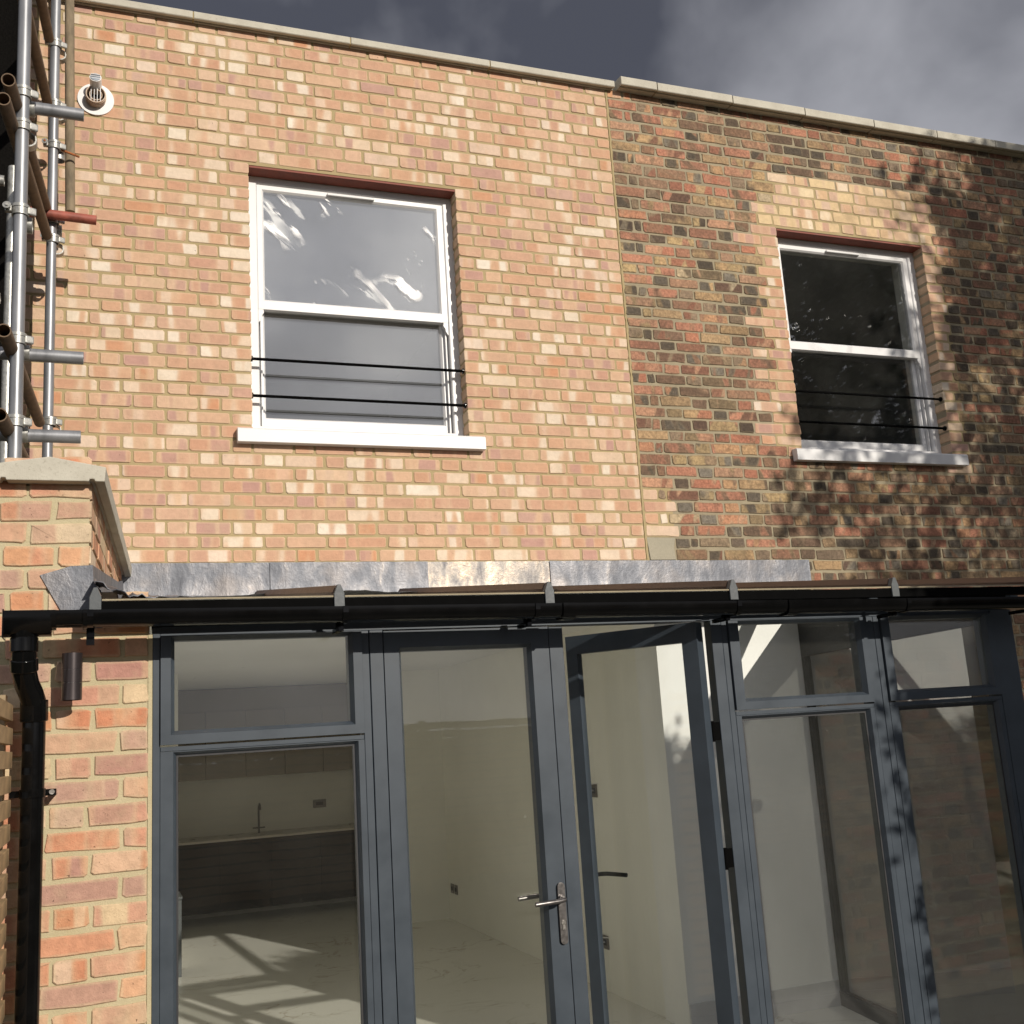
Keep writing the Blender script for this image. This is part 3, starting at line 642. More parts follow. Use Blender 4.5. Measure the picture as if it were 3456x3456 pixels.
g = Geo(); g.tube((1.19, 6.45, -1.79), (1.32, 6.45, -1.79), .008, 8); part('handle', g, 'dark_steel', tp, smooth=True)
cb = thing('low_cupboard', 'low grey cupboard end standing at the left edge of the kitchen floor', 'cupboard', (.1, 3.75, -2.67))
g = Geo(); g.box(-.14, .285, 3.55, 3.895, -2.67, -2.09); part('carcass', g, 'cap_grey', cb, bevel=.003)
g = Geo(); g.box(-.145, .29, 3.53, 3.895, -2.089, -2.07); part('lid', g, 'cap_grey', cb)
def socket(label, x, y, z, w, nd, cord=False, box=False):
    t = thing('wall_socket', label, 'socket', (x, y, z), 'grey metal wall sockets')
    n = Vector(nd); u = Vector((0, 1, 0)) if abs(n.x) > .5 else Vector((1, 0, 0))
    g = Geo(); g.obox(Vector((x, y, z)) + n * .004, u, n, (0, 0, 1), (w / 2, .004, .043)); part('face_plate', g, 'socket', t, bevel=.002)
    g = Geo(); g.obox(Vector((x, y, z)) + n * .009, u, n, (0, 0, 1), (w / 2 * .55, .0015, .018)); part('rocker_switch', g, 'dark_frame', t)
    if cord:
        g = Geo(); c = Vector((x, y, z)) + n * .01; g.path([c, c + n * .05 + Vector((0, -.02, .01)), c + n * .06 + Vector((0, -.09, .05)), c + n * .04 + Vector((0, -.16, .055))], .004, 8); part('loose_cable', g, 'vent_white', t, smooth=True)
socket('double socket above the worktop beside the tap', 1.946, 6.648, -1.60, .146, (0, -1, 0))
socket('upper socket with a loose cable seen through the open door', 2.818, 1.10, -1.39, .086, (-1, 0, 0), True)
socket('blank plate next to the upper socket with a loose cable', 2.818, 1.21, -1.39, .086, (-1, 0, 0))
socket('lower socket with a loose cable seen through the open door', 2.818, 1.10, -2.36, .086, (-1, 0, 0), True)
socket('blank plate next to the lower socket with a loose cable', 2.818, 1.21, -2.36, .086, (-1, 0, 0))
socket('first of two square plates low down near the far corner', 2.818, 4.44, -2.38, .086, (-1, 0, 0))
socket('second of two square plates, nearest the far corner', 2.818, 4.56, -2.38, .086, (-1, 0, 0))

# ------------------------------------------------------------------ glazed front
YF = -2.01
def prof(y, dep=.06, b=.012, rec=.020): return [(0, y, 0), (1, y, b), (1, y + rec, 0), (1, y + dep, 0), (0, y + dep, 0)]
fr = thing('glazed_screen', 'slate grey glazed front with top vents and fixed panes under the black gutter', 'glazed front', (1.7, YF, -2.67))
ZT = -.555
# outer members of the screen
g = Geo()
g.box(-.143, -.119, YF, YF + .07, -2.67, ZT); part('jamb', g, 'grey_frame', fr, bevel=.002)
g = Geo(); g.box(-.1189, 3.42, YF + .001, YF + .07, -.585, ZT); part('head', g, 'grey_frame', fr, bevel=.001)
g = Geo(); g.box(.562, .589, YF, YF + .07, -2.67, -.5855); part('mullion', g, 'grey_frame', fr, bevel=.002)
g = Geo(); g.box(.591, .640, YF - .003, YF + .07, -2.67, -.5855); part('mullion', g, 'grey_frame', fr, bevel=.002)
g = Geo(); g.box(1.985, 2.034, YF - .003, YF + .05, -2.67, -.5855); part('mullion', g, 'grey_frame', fr, bevel=.002)
g = Geo(); g.box(2.036, 2.062, YF, YF + .07, -2.67, -.5855); part('mullion', g, 'grey_frame', fr, bevel=.002)
g = Geo(); g.box(2.735, 2.781, YF, YF + .07, -2.67, -.5855); part('mullion', g, 'grey_frame', fr, bevel=.002)
g = Geo(); g.box(2.783, 2.812, YF, YF + .07, -2.67, -.5855); part('mullion', g, 'grey_frame', fr, bevel=.002)
g = Geo(); g.box(3.421, 3.54, YF - .004, YF + .07, -2.67, ZT); part('corner_post', g, 'grey_frame', fr, bevel=.002)
def unit(x0, x1, px0, px1, pxl0, pxl1):
    o = (x0, x1, -.944, -.587); i = (px0, px1, -.900, -.602)
    g = Geo(); g.frame(o, i, prof(YF - .012, .065, .013, .022)); v = part('top_vent', g, 'grey_frame', fr)
    g = Geo(); g.box(i[0] - .003, i[1] + .003, YF + .012, YF + .034, i[2] - .003, i[3] + .003); part('glass_pane', g, 'glass', v)
    g = Geo(); g.box(x0, x1, YF - .001, YF + .065, -.9655, -.9505); part('transom', g, 'grey_frame', fr, bevel=.0015)
    o = (x0, x1, -2.67, -.966); i = (pxl0, pxl1, -2.60, -.981)
    g = Geo(); g.frame(o, i, prof(YF - .0005, .06, .012, .022)); v = part('fixed_light', g, 'grey_frame', fr)
    g = Geo(); g.box(i[0] - .003, i[1] + .003, YF + .022, YF + .044, i[2] - .003, i[3] + .003); part('glass_pane', g, 'glass', v)
    g = Geo(); g.frame((i[0] - .001, i[1] + .001, i[2], i[3] + .001), (i[0] + .005, i[1] - .005, i[2] + .005, i[3] - .005), [(0, YF + .019, 0), (1, YF + .019, 0), (1, YF + .0215, 0), (0, YF + .0215, 0)]); part('glazing_seal', g, 'dark_frame', v)
unit(-.118, .561, -.073, .516, -.066, .528)
unit(2.063, 2.734, 2.120, 2.692, 2.10, 2.70)
unit(2.813, 3.420, 2.868, 3.372, 2.868, 3.385)
g = Geo(); g.box(.641, 1.984, YF + .012, YF + .07, -2.67, -2.655); part('threshold', g, 'dark_steel', fr)

def lever(parent, c, sx, sy, mat='dark_steel'):
    """plate on a stile and a lever pointing to -x (sx=-1)"""
    c = Vector(c)
    g = Geo(); g.path([c, c + Vector((0, sy * .030, 0)), c + Vector((sx * .008, sy * .047, 0)), c + Vector((sx * .03, sy * .054, -.001)), c + Vector((sx * .12, sy * .052, -.004))], .0085, 12); part('lever', g, mat, parent, smooth=True)
# closed door
dr = thing('glazed_door', 'closed grey glazed door with lever handle and keyhole plate', 'door', (.96, YF, -2.66))
o = (.643, 1.279, -2.655, -.590); i = (.709, 1.197, -2.56, -.663)
g = Geo(); g.frame(o, i, prof(YF - .002, .06, .012, .022)); part('leaf_frame', g, 'grey_frame', dr)
g = Geo(); g.box(i[0] - .003, i[1] + .003, YF + .021, YF + .043, i[2] - .003, i[3] + .003); part('glass_pane', g, 'glass', dr)
g = Geo(); g.box(1.281, 1.338, YF - .004, YF + .018, -2.655, -.592); part('cover_strip', g, 'grey_frame', dr, bevel=.002)
def plate(parent, x, y0, y1, zb, zt, mat='dark_steel'):
    g = Geo(); pts = []; rr = .0145
    for k in range(9): a = math.pi * k / 8; pts.append((x + rr * math.cos(a), y0, zt - rr + rr * math.sin(a)))
    for k in range(9): a = math.pi + math.pi * k / 8; pts.append((x + rr * math.cos(a), y0, zb + rr + rr * math.sin(a)))
    g.prism(pts, (0, y1 - y0, 0)); return part('handle_plate', g, mat, parent, bevel=.001)
pl = plate(dr, 1.258, YF - .003, YF - .012, -1.727, -1.515)
g = Geo(); g.tube((1.258, YF - .0121, -1.652), (1.258, YF - .015, -1.652), .0085, 16); g.box(1.2535, 1.2625, YF - .0145, YF - .0121, -1.676, -1.655); part('keyhole', g, 'steel', pl)
lever(dr, (1.256, YF - .012, -1.569), -1, -1); lever(dr, (1.256, YF + .058, -1.569), -1, 1)
g = Geo(); g.tube((1.256, YF - .0121, -1.569), (1.256, YF - .026, -1.569), .012, 16); part('handle_rose', g, 'dark_steel', dr, smooth=True)
# open leaf
HX, HY = 1.918, -2.035; th = R(126.5); ux = Vector((math.cos(th), math.sin(th), 0)); uy = Vector((math.sin(th), -math.cos(th), 0))   # along the leaf / leaf face normal
def leafxf(p): q = Vector((HX, HY, 0)) + ux * p.x - uy * p.y * 1.0; return Vector((q.x, q.y, p.z))
od = thing('glazed_door', 'open grey glazed door leaf swung inward on its three hinges', 'door', (HX, HY, -2.66))
o = (0.0, .60, -2.655, -.592); i = (.066, .548, -2.56, -.668)
pf = [(0, -.03, 0), (1, -.03, .012), (1, -.01, 0), (1, .03, 0), (0, .03, 0)]
g = Geo(); g.frame(o, i, pf).xf(leafxf); part('leaf_frame', g, 'grey_frame', od)
g = Geo(); g.box(i[0] - .003, i[1] + .003, -.009, .013, i[2] - .003, i[3] + .003).xf(leafxf); part('glass_pane', g, 'glass', od)
g = Geo(); g.box(.585, .60, -.0385, -.0305, -2.655, -.60).xf(leafxf); part('edge_strip', g, 'dark_frame', od)
for sgn in (-1,):
    g = Geo(); c = Vector((.575, sgn * .03, -1.569)); g.path([c, c + Vector((0, sgn * .03, 0)), c + Vector((-.008, sgn * .047, 0)), c + Vector((-.03, sgn * .054, 0)), c + Vector((-.12, sgn * .052, -.004))], .0085, 12).xf(leafxf); part('lever', g, 'eaves_black', od, smooth=True)
for z in (-1.02, -1.50, -2.40):
    g = Geo(); g.tube((HX + .030, HY + .02, z - .040), (HX + .030, HY + .02, z + .040), .008, 12); g.box(HX, HX + .066, HY + .026, HY + .036, z - .035, z + .035); part('hinge', g, 'eaves_black', od, smooth=False)
# side screen of the lean-to
ss = thing('side_screen', 'dark framed glazed side of the lean-to running back to the white wall', 'glazed side', (3.66, -1, -2.67))
A_, B_ = Vector((3.835, -.02, 0)), Vector((3.50, -1.935, 0)); dv = (B_ - A_); Ls = dv.length; dv.normalize(); nv = Vector((-dv.y, dv.x, 0))
def ssf(p): q = A_ + dv * p.x + nv * p.y; return Vector((q.x, q.y, p.z))
def roofz(y): return -.478 + .136 * (y + 2.15)
for a, b in ((0, .05), (.95, 1.0), (Ls - .06, Ls)):
    g = Geo(); g.box(a, b, -.03, .03, -2.59, -.62).xf(ssf); part('post', g, 'dark_frame', ss, bevel=.002)
g = Geo(); g.box(0, Ls, -.035, .035, -2.67, -2.591).xf(ssf); part('bottom_rail', g, 'dark_frame', ss, bevel=.002)
g = Geo(); g.prism([ssf(Vector((0, -.03, -.619))), ssf(Vector((Ls, -.03, -.619))), ssf(Vector((Ls, -.03, -.56))), ssf(Vector((0, -.03, -.30)))], nv * .06); part('top_rail', g, 'dark_frame', ss)
for a, b in ((.05, .95), (1.0, Ls - .06)):
    g = Geo(); g.box(a, b, -.011, .011, -2.5905, -.6195).xf(ssf); part('glass_pane', g, 'glass_dark', ss)

# ------------------------------------------------------------------ lean-to roof
rf = thing('lean_to_roof', 'glass lean-to roof with grey pointed rafter caps above the black gutter', 'roof', (1.7, -1.1, -.5))
bx = [-.322, .459, 1.238, 2.02, 2.80, 3.58, 4.05]
for k, x in enumerate(bx[:-1]):
    y0, y1 = -2.13, -.02
    def P(xx, y, dz): return (xx, y, roofz(y) + dz)
    g = Geo(); g.prism([P(x - .012, y0, .0005), P(x - .018, y0, .012), P(x - .007, y0, .036), P(x + .007, y0, .036), P(x + .018, y0, .012), P(x + .012, y0, .0005)][::-1], (0, y1 - y0, .136 * (y1 - y0)))
    cp = part('rafter_capping', g, 'brown_cap', rf)
    g = Geo(); g.prism([P(x - .022, y0 + .12, -.030), P(x - .022, y0 + .12, -.095), P(x + .022, y0 + .12, -.095), P(x + .022, y0 + .12, -.030)][::-1], (0, y1 - y0 - .12, .136 * (y1 - y0 - .12))); part('rafter', g, 'grey_frame', rf)
    g = Geo(); z = roofz(-2.15); g.prism([(x - .018, -2.158, z - .042), (x - .018, -2.158, z + .006), (x - .006, -2.158, z + .038), (x + .006, -2.158, z + .038), (x + .018, -2.158, z + .006), (x + .018, -2.158, z - .042)][::-1], (0, .026, 0)); part('end_cap', g, 'cap_grey', rf, bevel=.0015)
for a, b in zip(bx[:-2], bx[1:-1]):
    g = Geo(); y0, y1 = -2.117, -.012; z0, z1 = roofz(y0), roofz(y1)
    g.prism([(a + .001, y0, z0 - .028), (a + .001, y0, z0 - .001), (a + .001, y1, z1 - .001), (a + .001, y1, z1 - .028)][::-1], (b - a - .002, 0, 0)); part('glass_pane', g, 'glass_roof', rf)
    y0 = -2.150; z0 = roofz(y0)
    g = Geo(); g.prism([(a + .02, y0 - .004, z0 - .005), (a + .02, y0 - .004, z0 + .0005), (a + .02, y0 + .01, z0 + .0015), (a + .02, y0 + .01, z0)][::-1], (b - a - .04, 0, 0)); part('glass_edge_trim', g, 'mortar_old', rf)
g = Geo(); g.box(-.335, 3.60, -2.149, -2.12, -.520, -.485); g.box(-.335, 3.60, -2.119, -2.07, -.5119, -.5065); g.box(-.145, 3.54, -2.0, -1.96, -.56, -.49); g.box(-.30, 3.60, -2.12, -2.03, -.5064, -.505); part('eaves_beam', g, 'eaves_black', rf)
# flashing
fz_ = thing('lead_flashing', 'grey lead flashing strip dressed over the top of the lean-to roof', 'flashing', (1.9, -.05, -.2))
fj = [-.225, .525, 1.349, 2.143, 2.961, 3.956]
nr = np.random.RandomState(3)
def sheet(x0, x1, mat='lead', seed=0, yo=0):
    n = max(int((x1 - x0) / .03), 2); rows = [(-.006, .0), (-.007, -.05), (-.007, -.10), (-.008, -.15), (-.012, -.176), (-.03, -.186), (-.12, None), (-.25, None), (-.36, None), (-.42, None)]
    vs = []; fs = []
    rr = np.random.RandomState(seed); w1 = rr.rand(4) * 6
    for i in range(n + 1):
        x = x0 + (x1 - x0) * i / n
        for j, (y, z) in enumerate(rows):
            wv = .0016 * math.sin(x * 23 + w1[0]) + .0012 * math.sin(x * 57 + w1[1] + j) + rr.normal() * .0006
            if z is None: zz = roofz(y) + .006 + abs(wv) * 1.2 + (.012 * max(0, math.sin(x * 9 + w1[2])) if j == len(rows) - 1 else 0)
            else: zz = z + (wv * .5 if j == 0 else 0)
            yy = y - yo + (wv if z is not None else 0)
            vs.append((x, yy, zz + (yo if z is None else 0)))
    m_ = len(rows); N = len(vs); vs += [(v[0], v[1] + .002, v[2] - .002) for v in vs]
    for i in range(n):
        for j in range(m_ - 1):
            a = i * m_ + j; fs += [(a, a + 1, a + m_ + 1, a + m_), (N + a, N + a + m_, N + a + m_ + 1, N + a + 1)]
    for i in range(n):
        a = i * m_ + m_ - 1; fs.append((a, N + a, N + a + m_, a + m_)); a = i * m_; fs.append((a, a + m_, N + a + m_, N + a))
    for a0 in (0, n * m_):
        for j in range(m_ - 1): fs.append((a0 + j, N + a0 + j, N + a0 + j + 1, a0 + j + 1))
    g = Geo(); g.add(vs, fs); return g
for k, (a, b) in enumerate(zip(fj[:-1], fj[1:])):
    part('lead_sheet', sheet(a - (.0 if k == 0 else 0), b + (.05 if k < 4 else 0), seed=k, yo=.008 * (k % 2)), 'lead_glint' if k == 2 else 'lead', fz_, smooth=True)
# soaker on the boundary wall side and its folded front corner
g = Geo(); g.prism([(-.3395, -2.02, -.36), (-.3395, -.01, -.06 - .3), (-.3395, -.01, -.19), (-.3395, -2.02, -.47)], (.004, 0, 0)); 
g = Geo(); g.prism([(-.337, -2.02, -.465), (-.337, -.012, -.19), (-.337, -.012, -.09), (-.337, -.5, -.17), (-.337, -2.02, -.345)], (.004, 0, 0)).xf(shear); part('side_soaker', g, 'lead', fz_)
tri = [(-.493, -.377), (-.403, -.540), (-.306, -.540), (-.306, -.43), (-.330, -.405), (-.333, -.345), (-.40, -.348)]
g = Geo(); nvv = []
g.prism([(x, -2.018, z) for x, z in tri][::-1], (0, .004, 0)); part('front_soaker', g, 'lead', fz_)
g = Geo(); vs = []; fs = []; n = 26      # crumpled dressing over the first rafter
for i in range(n + 1):
    x = -.325 + .34 * i / n
    for j in range(8):
        y = -2.13 + .30 * j / 7; amp = max(0, 1 - (i / n)) ** 1.2
        z = roofz(y) + .008 + .050 * amp * math.exp(-((i / n - .04) / .22) ** 2) + amp * .010 * math.sin(i * 1.3 + j * .7) + amp * .006 * math.sin(i * 2.9 + 1)
        vs.append((x, y + .02 * math.sin(i * .5) * amp, z))
N = len(vs); vs += [(a, b, c - .003) for a, b, c in vs]
for i in range(n):
    for j in range(7):
        a = i * 8 + j; fs += [(a, a + 8, a + 9, a + 1), (N + a, N + a + 1, N + a + 9, N + a + 8)]
    a = i * 8; fs.append((a, N + a, N + a + 8, a + 8))
for j in range(7): fs += [(j, j + 1, N + j + 1, N + j), (n * 8 + j, N + n * 8 + j, N + n * 8 + j + 1, n * 8 + j + 1)]
g.add(vs, fs); part('crumpled_fold', g, 'lead', fz_, smooth=True)

# ------------------------------------------------------------------ gutter and downpipe
gt = thing('rain_gutter', 'long black rainwater gutter along the eaves of the lean-to', 'gutter', (1.5, -2.21, -.6))
def gutter_geo(x0, x1, yc=-2.210, zt=-.530, r=.041, dep=.050, th=.003, n=14, extra=0):
    prof_o = []; prof_i = []
    for k in range(n + 1):
        a = math.pi * k / n; c, s_ = math.cos(a), math.sin(a)
        prof_o.append((yc + (r + extra) * math.copysign(abs(c) ** .62, c), zt - (dep + extra) * s_ ** .62)); prof_i.append((yc + (r - th) * math.copysign(abs(c) ** .62, c), zt - (dep - th) * s_ ** .62))
    pts = prof_o + prof_i[::-1]; g = Geo(); N = len(pts)
    g.v = [(x0, y, z) for y, z in pts] + [(x1, y, z) for y, z in pts]
    for k in range(n): g.f += [(k, N + k, N + k + 1, k + 1), (N - 1 - k, N - 2 - k, 2 * N - 2 - k, 2 * N - 1 - k), (k, k + 1, N - 2 - k, N - 1 - k), (N + k, 2 * N - 1 - k, 2 * N - 2 - k, N + k + 1)]
    g.f += [(0, N - 1, 2 * N - 1, N), (n, N + n, N + n + 1, n + 1)]
    g.v = [(x, y, z - .0055 * (x - 1.0)) for x, y, z in g.v]; return g
part('gutter_trough', gutter_geo(-.455, 1.27), 'black_plastic', gt, smooth=True)
part('gutter_trough', gutter_geo(1.275, 2.22), 'black_plastic', gt, smooth=True)
part('gutter_trough', gutter_geo(2.225, 4.2), 'black_plastic', gt, smooth=True)
g = gutter_geo(-.578, -.445, extra=.006, dep=.070)
g.box(-.581, -.577, -2.258, -2.162, -.602, -.517); part('outlet_tee', g, 'black_plastic', gt, smooth=True)
for x, w in ((-.44, .016), (-.35, .012), (1.272, .05), (2.225, .05)):
    part('union_clip', gutter_geo(x - w / 2, x + w / 2, extra=.007), 'black_plastic', gt, smooth=True)
for x in (-.335, .46, 1.15, 1.98, 2.78, 3.5):
    g = gutter_geo(x - .009, x + .009, extra=.004); g.box(x - .012, x + .012, -2.15, -2.13, -.622 if x < 0 else -.60, -.53); g.box(x - .008, x + .008, -2.16, -2.05, -.60, -.585); part('bracket', g, 'black_plastic', gt)
dp = thing('downpipe', 'black plastic downpipe with swan neck bend beside the timber fence', 'downpipe', (-.49, -2.13, -2.67))
g = Geo(); g.path([(-.522, -2.21, -.575), (-.522, -2.21, -.625), (-.522, -2.207, -.665), (-.521, -2.195, -.70), (-.515, -2.162, -.735), (-.503, -2.145, -.765), (-.496, -2.125, -.79), (-.494, -2.115, -.82)], [.040, .036, .036, .036, .036, .036, .036, .036], 24); part('swan_neck', g, 'black_plastic', dp, smooth=True)
for a, b, r in (((-.522, -2.21, -.60), (-.522, -2.21, -.645), .0405), ((-.5215, -2.207, -.663), (-.5205, -2.195, -.700), .0405), ((-.495, -2.12, -.785), (-.494, -2.115, -.850), .0405)):
    g = Geo(); g.tube(a, b, r, 24); part('socket_collar', g, 'black_plastic', dp, smooth=True, bevel=.003)
g = Geo(); g.tube((-.494, -2.115, -.82), (-.494, -2.115, -2.66), .034, 28); part('pipe', g, 'black_plastic', dp, smooth=True)
g = Geo(); g.tube((-.494, -2.115, -1.052), (-.494, -2.115, -1.078), .038, 24); g.box(-.56, -.428, -2.082, -2.070, -1.076, -1.056); g.box(-.437, -.428, -2.0699, -2.0105, -1.074, -1.058); part('pipe_clip', g, 'black_plastic', dp)
g = Geo(); g.tube((-.440, -2.083, -1.065), (-.440, -2.095, -1.065), .008, 10); part('clip_screw', g, 'steel', dp)

# ------------------------------------------------------------------ wall lamp
lp = thing('wall_lamp', 'dark cylindrical up and down lamp fixed to the orange brick wall end', 'lamp', (-.388, -2.105, -.79))
g = Geo(); lx, ly = -.388, -2.10
for a, b in ((-.789, -.7355), (-.7345, -.6945), (-.6935, -.642)): g.tube((lx, ly, a), (lx, ly, b), .0305, 36, hollow=.002)
part('lamp_body', g, 'lamp', lp, smooth=True)
g = Geo(); g.tube((lx, ly, -.784), (lx, ly, -.647), .0285, 30); part('lamp_core', g, 'steel', lp, smooth=True)
g = Geo(); g.box(lx - .022, lx + .022, -2.0745, -2.0115, -.745, -.685); part('wall_bracket', g, 'lamp', lp, bevel=.003)

# ------------------------------------------------------------------ scaffolding
def pole(label, a, b, mat='tube', group='scaffold tubes', nm='scaffold_tube', hollow=True):
    g = Geo(); g.tube(a, b, .02415, 28, hollow=.004 if hollow else 0); return part(nm, g, mat, smooth=True, label=label, cat='scaffold tube', group=group, origin=a)
pole('thick galvanised upright nearest the camera at the picture edge', (-.603, -1.70, -.02), (-.622, -1.70, 3.3))
pole('slimmer galvanised upright standing close to the pink brick wall', (-.553, -.35, -G), (-.580, -.35, 4.0))
pole('weathered brown upright ending in mid air beside the flue', (-.490, -.25, 1.796), (-.536, -.25, 4.1), 'timber_pole', hollow=False)
pole('short grey stub pointing at the wall just below the flue', (-.68, -1.645, 1.525), (-.395, -1.645, 1.520))
pole('red painted tube crossing behind the nearest upright', (-1.5, -.405, 1.73), (-.361, -.415, 1.682), 'red_tube')
pole('grey stub in the middle of the nearest upright, level with the guard bars', (-.68, -1.645, .510), (-.381, -1.645, .508))
pole('lowest grey stub just above the boundary wall coping', (-.68, -1.645, .199), (-.386, -1.645, .199))
for a, b, l in (((-.642, -1.95, 1.44), (-.595, -.42, 1.723), 'rusty tube running back to the wall from the topmost open end'), ((-.656, -1.95, 1.362), (-.588, -.42, 1.574), 'rusty tube running back to the wall from the second open end'),
                ((-.630, -1.95, .484), (-.600, -.42, .612), 'rusty tube running back from the open end level with the white sill'), ((-.634, -1.95, .182), (-.600, -.42, .30), 'rusty tube running back low down above the coping'),
                ((-.655, -1.95, 2.38), (-.601, -.42, 2.664), 'rusty tube sloping back at the very top of the picture'), ((-.660, -1.95, 2.04), (-.601, -.42, 2.301), 'rusty tube sloping back to the coupler beside the flue')):
    pole(l, a, b, 'rust_tube')
pole('thin pale upright in front of the black netting', (-.701, -.9, -.6), (-.705, -.9, 1.66), 'coupler')
for z, l in ((1.58, 'upper'), (1.02, 'lower')):
    pole(f'{l} pale rail in front of the black netting', (-1.5, -.92, z), (-.74, -.92, z), 'coupler')
def coup(label, c, ax, other=(1, 0, 0), side=-1):
    """half coupler: band round the upright, hinge lug, bolt and nut, second jaw for the other tube"""
    c = Vector(c); t = thing('scaffold_coupler', label, 'coupler', c, 'galvanised scaffold couplers'); other = Vector(other)
    g = Geo(); g.tube(c - Vector((0, 0, .019)), c + Vector((0, 0, .019)), .0305, 28, hollow=.006)
    g.tube(c + Vector((0, 0, .009)), c + Vector((0, 0, .021)), .033, 28, hollow=.008); part('band', g, 'coupler', t, smooth=True)
    lug = c + Vector((-.040, -.012, 0)); g = Geo(); g.obox(lug, (1, 0, 0), (0, 1, 0), (0, 0, 1), (.012, .012, .013)); part('bolt_lug', g, 'coupler', t, bevel=.004); g = Geo(); g.obox(c + Vector((.040, -.006, 0)), Vector((.9, .45, 0)).normalized(), Vector((-.45, .9, 0)).normalized(), (0, 0, 1), (.016, .006, .015)); part('hinge_lug', g, 'coupler', t, bevel=.004)
    g = Geo(); g.tube(lug + Vector((-.002, .02, .002)), lug + Vector((-.004, -.032, .004)), .0055, 12); part('bolt', g, 'rust' if side > 0 else 'coupler', t, smooth=True)
    g = Geo(); g.tube(lug + Vector((-.002, -.011, .002)), lug + Vector((-.0035, -.024, .003)), .0115, 6); g.tube(lug + Vector((-.0035, -.024, .003)), lug + Vector((-.004, -.027, .0035)), .015, 16); part('nut', g, 'coupler', t)
    g = Geo(); p = c + Vector((.02, .052, -.03)); g.tube(p - other * .02, p + other * .02, .0305, 20, hollow=.006); part('jaw', g, 'coupler', t, smooth=True)
coup('coupler joining the nearest upright to the stub below the flue', (-.612, -1.70, 1.545), 0)
coup('coupler just below the stub near the flue, on the nearest upright', (-.611, -1.70, 1.405), 0, (0, 1, 0))
coup('coupler on the nearest upright below the red painted tube', (-.609, -1.70, 1.055), 0)
coup('coupler on the nearest upright holding the middle stub', (-.606, -1.70, .545), 0)
coup('coupler on the nearest upright holding the lowest stub', (-.604, -1.70, .232), 0)
coup('top coupler of the slimmer upright near the picture top', (-.572, -.35, 2.68), 0, (0, 1, 0), 1)
coup('coupler on the slimmer upright beside the flue', (-.569, -.35, 2.33), 0, (0, 1, 0), 1)
coup('coupler tying the brown pole to the slimmer upright', (-.567, -.35, 2.10), 0, (0, 0, 1), 1)
coup('bright coupler clamping the red painted tube', (-.565, -.36, 1.685), 0, (1, 0, 0), -1)
coup('coupler below the red painted tube on the slimmer upright', (-.563, -.35, 1.585), 0, (0, 1, 0), 1)
coup('rusty bolted coupler low on the slimmer upright', (-.557, -.35, .635), 0, (0, 1, 0), 1)
for c in ((-.567, -.30, 2.105), (-.557, -.32, .64)):
    pass
g = Geo(); g.tube((-.60, -.36, 2.10), (-.45, -.30, 2.085), .006, 10); part('coupler_bolt', g, 'rust', label='long rusty bolt through the coupler on the brown pole', cat='bolt')
g = Geo(); nx = 60; vs = []
for i in range(nx + 1):
    for j in range(25):
        x = -3.4 + (3.4 - .705) * i / nx; z = -2.67 + 7.3 * j / 24
        vs.append((x, -.55 + .05 * math.sin(x * 9 + z) + .03 * math.sin(z * 3.1), z))
N = len(vs); fs = [(i * 25 + j, (i + 1) * 25 + j, (i + 1) * 25 + j + 1, i * 25 + j + 1) for i in range(nx) for j in range(24)]
vs += [(a, b + .004, c) for a, b, c in vs]; fs += [tuple(N + q for q in f[::-1]) for f in fs]
g.add(vs, fs); part('debris_netting', g, 'net', label='black netting hung behind the scaffolding at the picture edge', cat='netting', smooth=True)

# ------------------------------------------------------------------ fences
def fence(label, p0, p1, zt, zb, pitch, sh, th_, bays, nrm):
    t = thing('slatted_fence', label, 'fence', ((p0[0] + p1[0]) / 2, (p0[1] + p1[1]) / 2, -2.67)); p0, p1 = Vector((*p0, 0)), Vector((*p1, 0)); nrm = Vector(nrm); d = (p1 - p0).normalized(); L = (p1 - p0).length / bays
    rr = random.Random(4); first = None
    n = int((zt - zb) / pitch)
    for b in range(bays):
        for k in range(n):
            c = p0 + d * (L * (b + .5)) + Vector((0, 0, zt - pitch * (k + .5)))
            if first is None:
                g = Geo(); g.obox(c, d, nrm, (0, 0, 1), (L / 2 - .003, th_, sh / 2)); first = part('slat', g, 'fence', t, origin=c, bevel=.002); c0 = c
            else:
                q = first.copy(); COL.objects.link(q); q.location = first.location + (c - c0) + nrm * rr.uniform(-.002, .002); q.rotation_euler = (0, 0, 0)
    for b in range(bays + 1):
        c = p0 + d * L * b + nrm * .045; g = Geo(); g.box(c.x - .035, c.x + .035, c.y - .035, c.y + .035, -2.7, zt + .02); part('post', g, 'fence_post', t)
fence('slatted timber fence at the picture edge beside the black downpipe', (-.565, -2.10), (-.565, -10.4), -.785, -2.62, .071, .050, .010, 5, (-1, 0, 0))
fence('tall slatted fence across the end of the garden', (-.5, -10.5), (15.9, -10.5), -.78, -2.6, .098, .078, .011, 9, (0, -1, 0))

# ------------------------------------------------------------------ ground
g = Geo(); n = 1; g.box(-220, 220, -220, 220, -3.2, -2.74); part('ground', g, 'ground', kind='structure')
g = Geo(); g.box(-.55, 7.5, -4.4, -2.02, -2.74, -2.70); part('patio', g, 'paving', kind='structure')

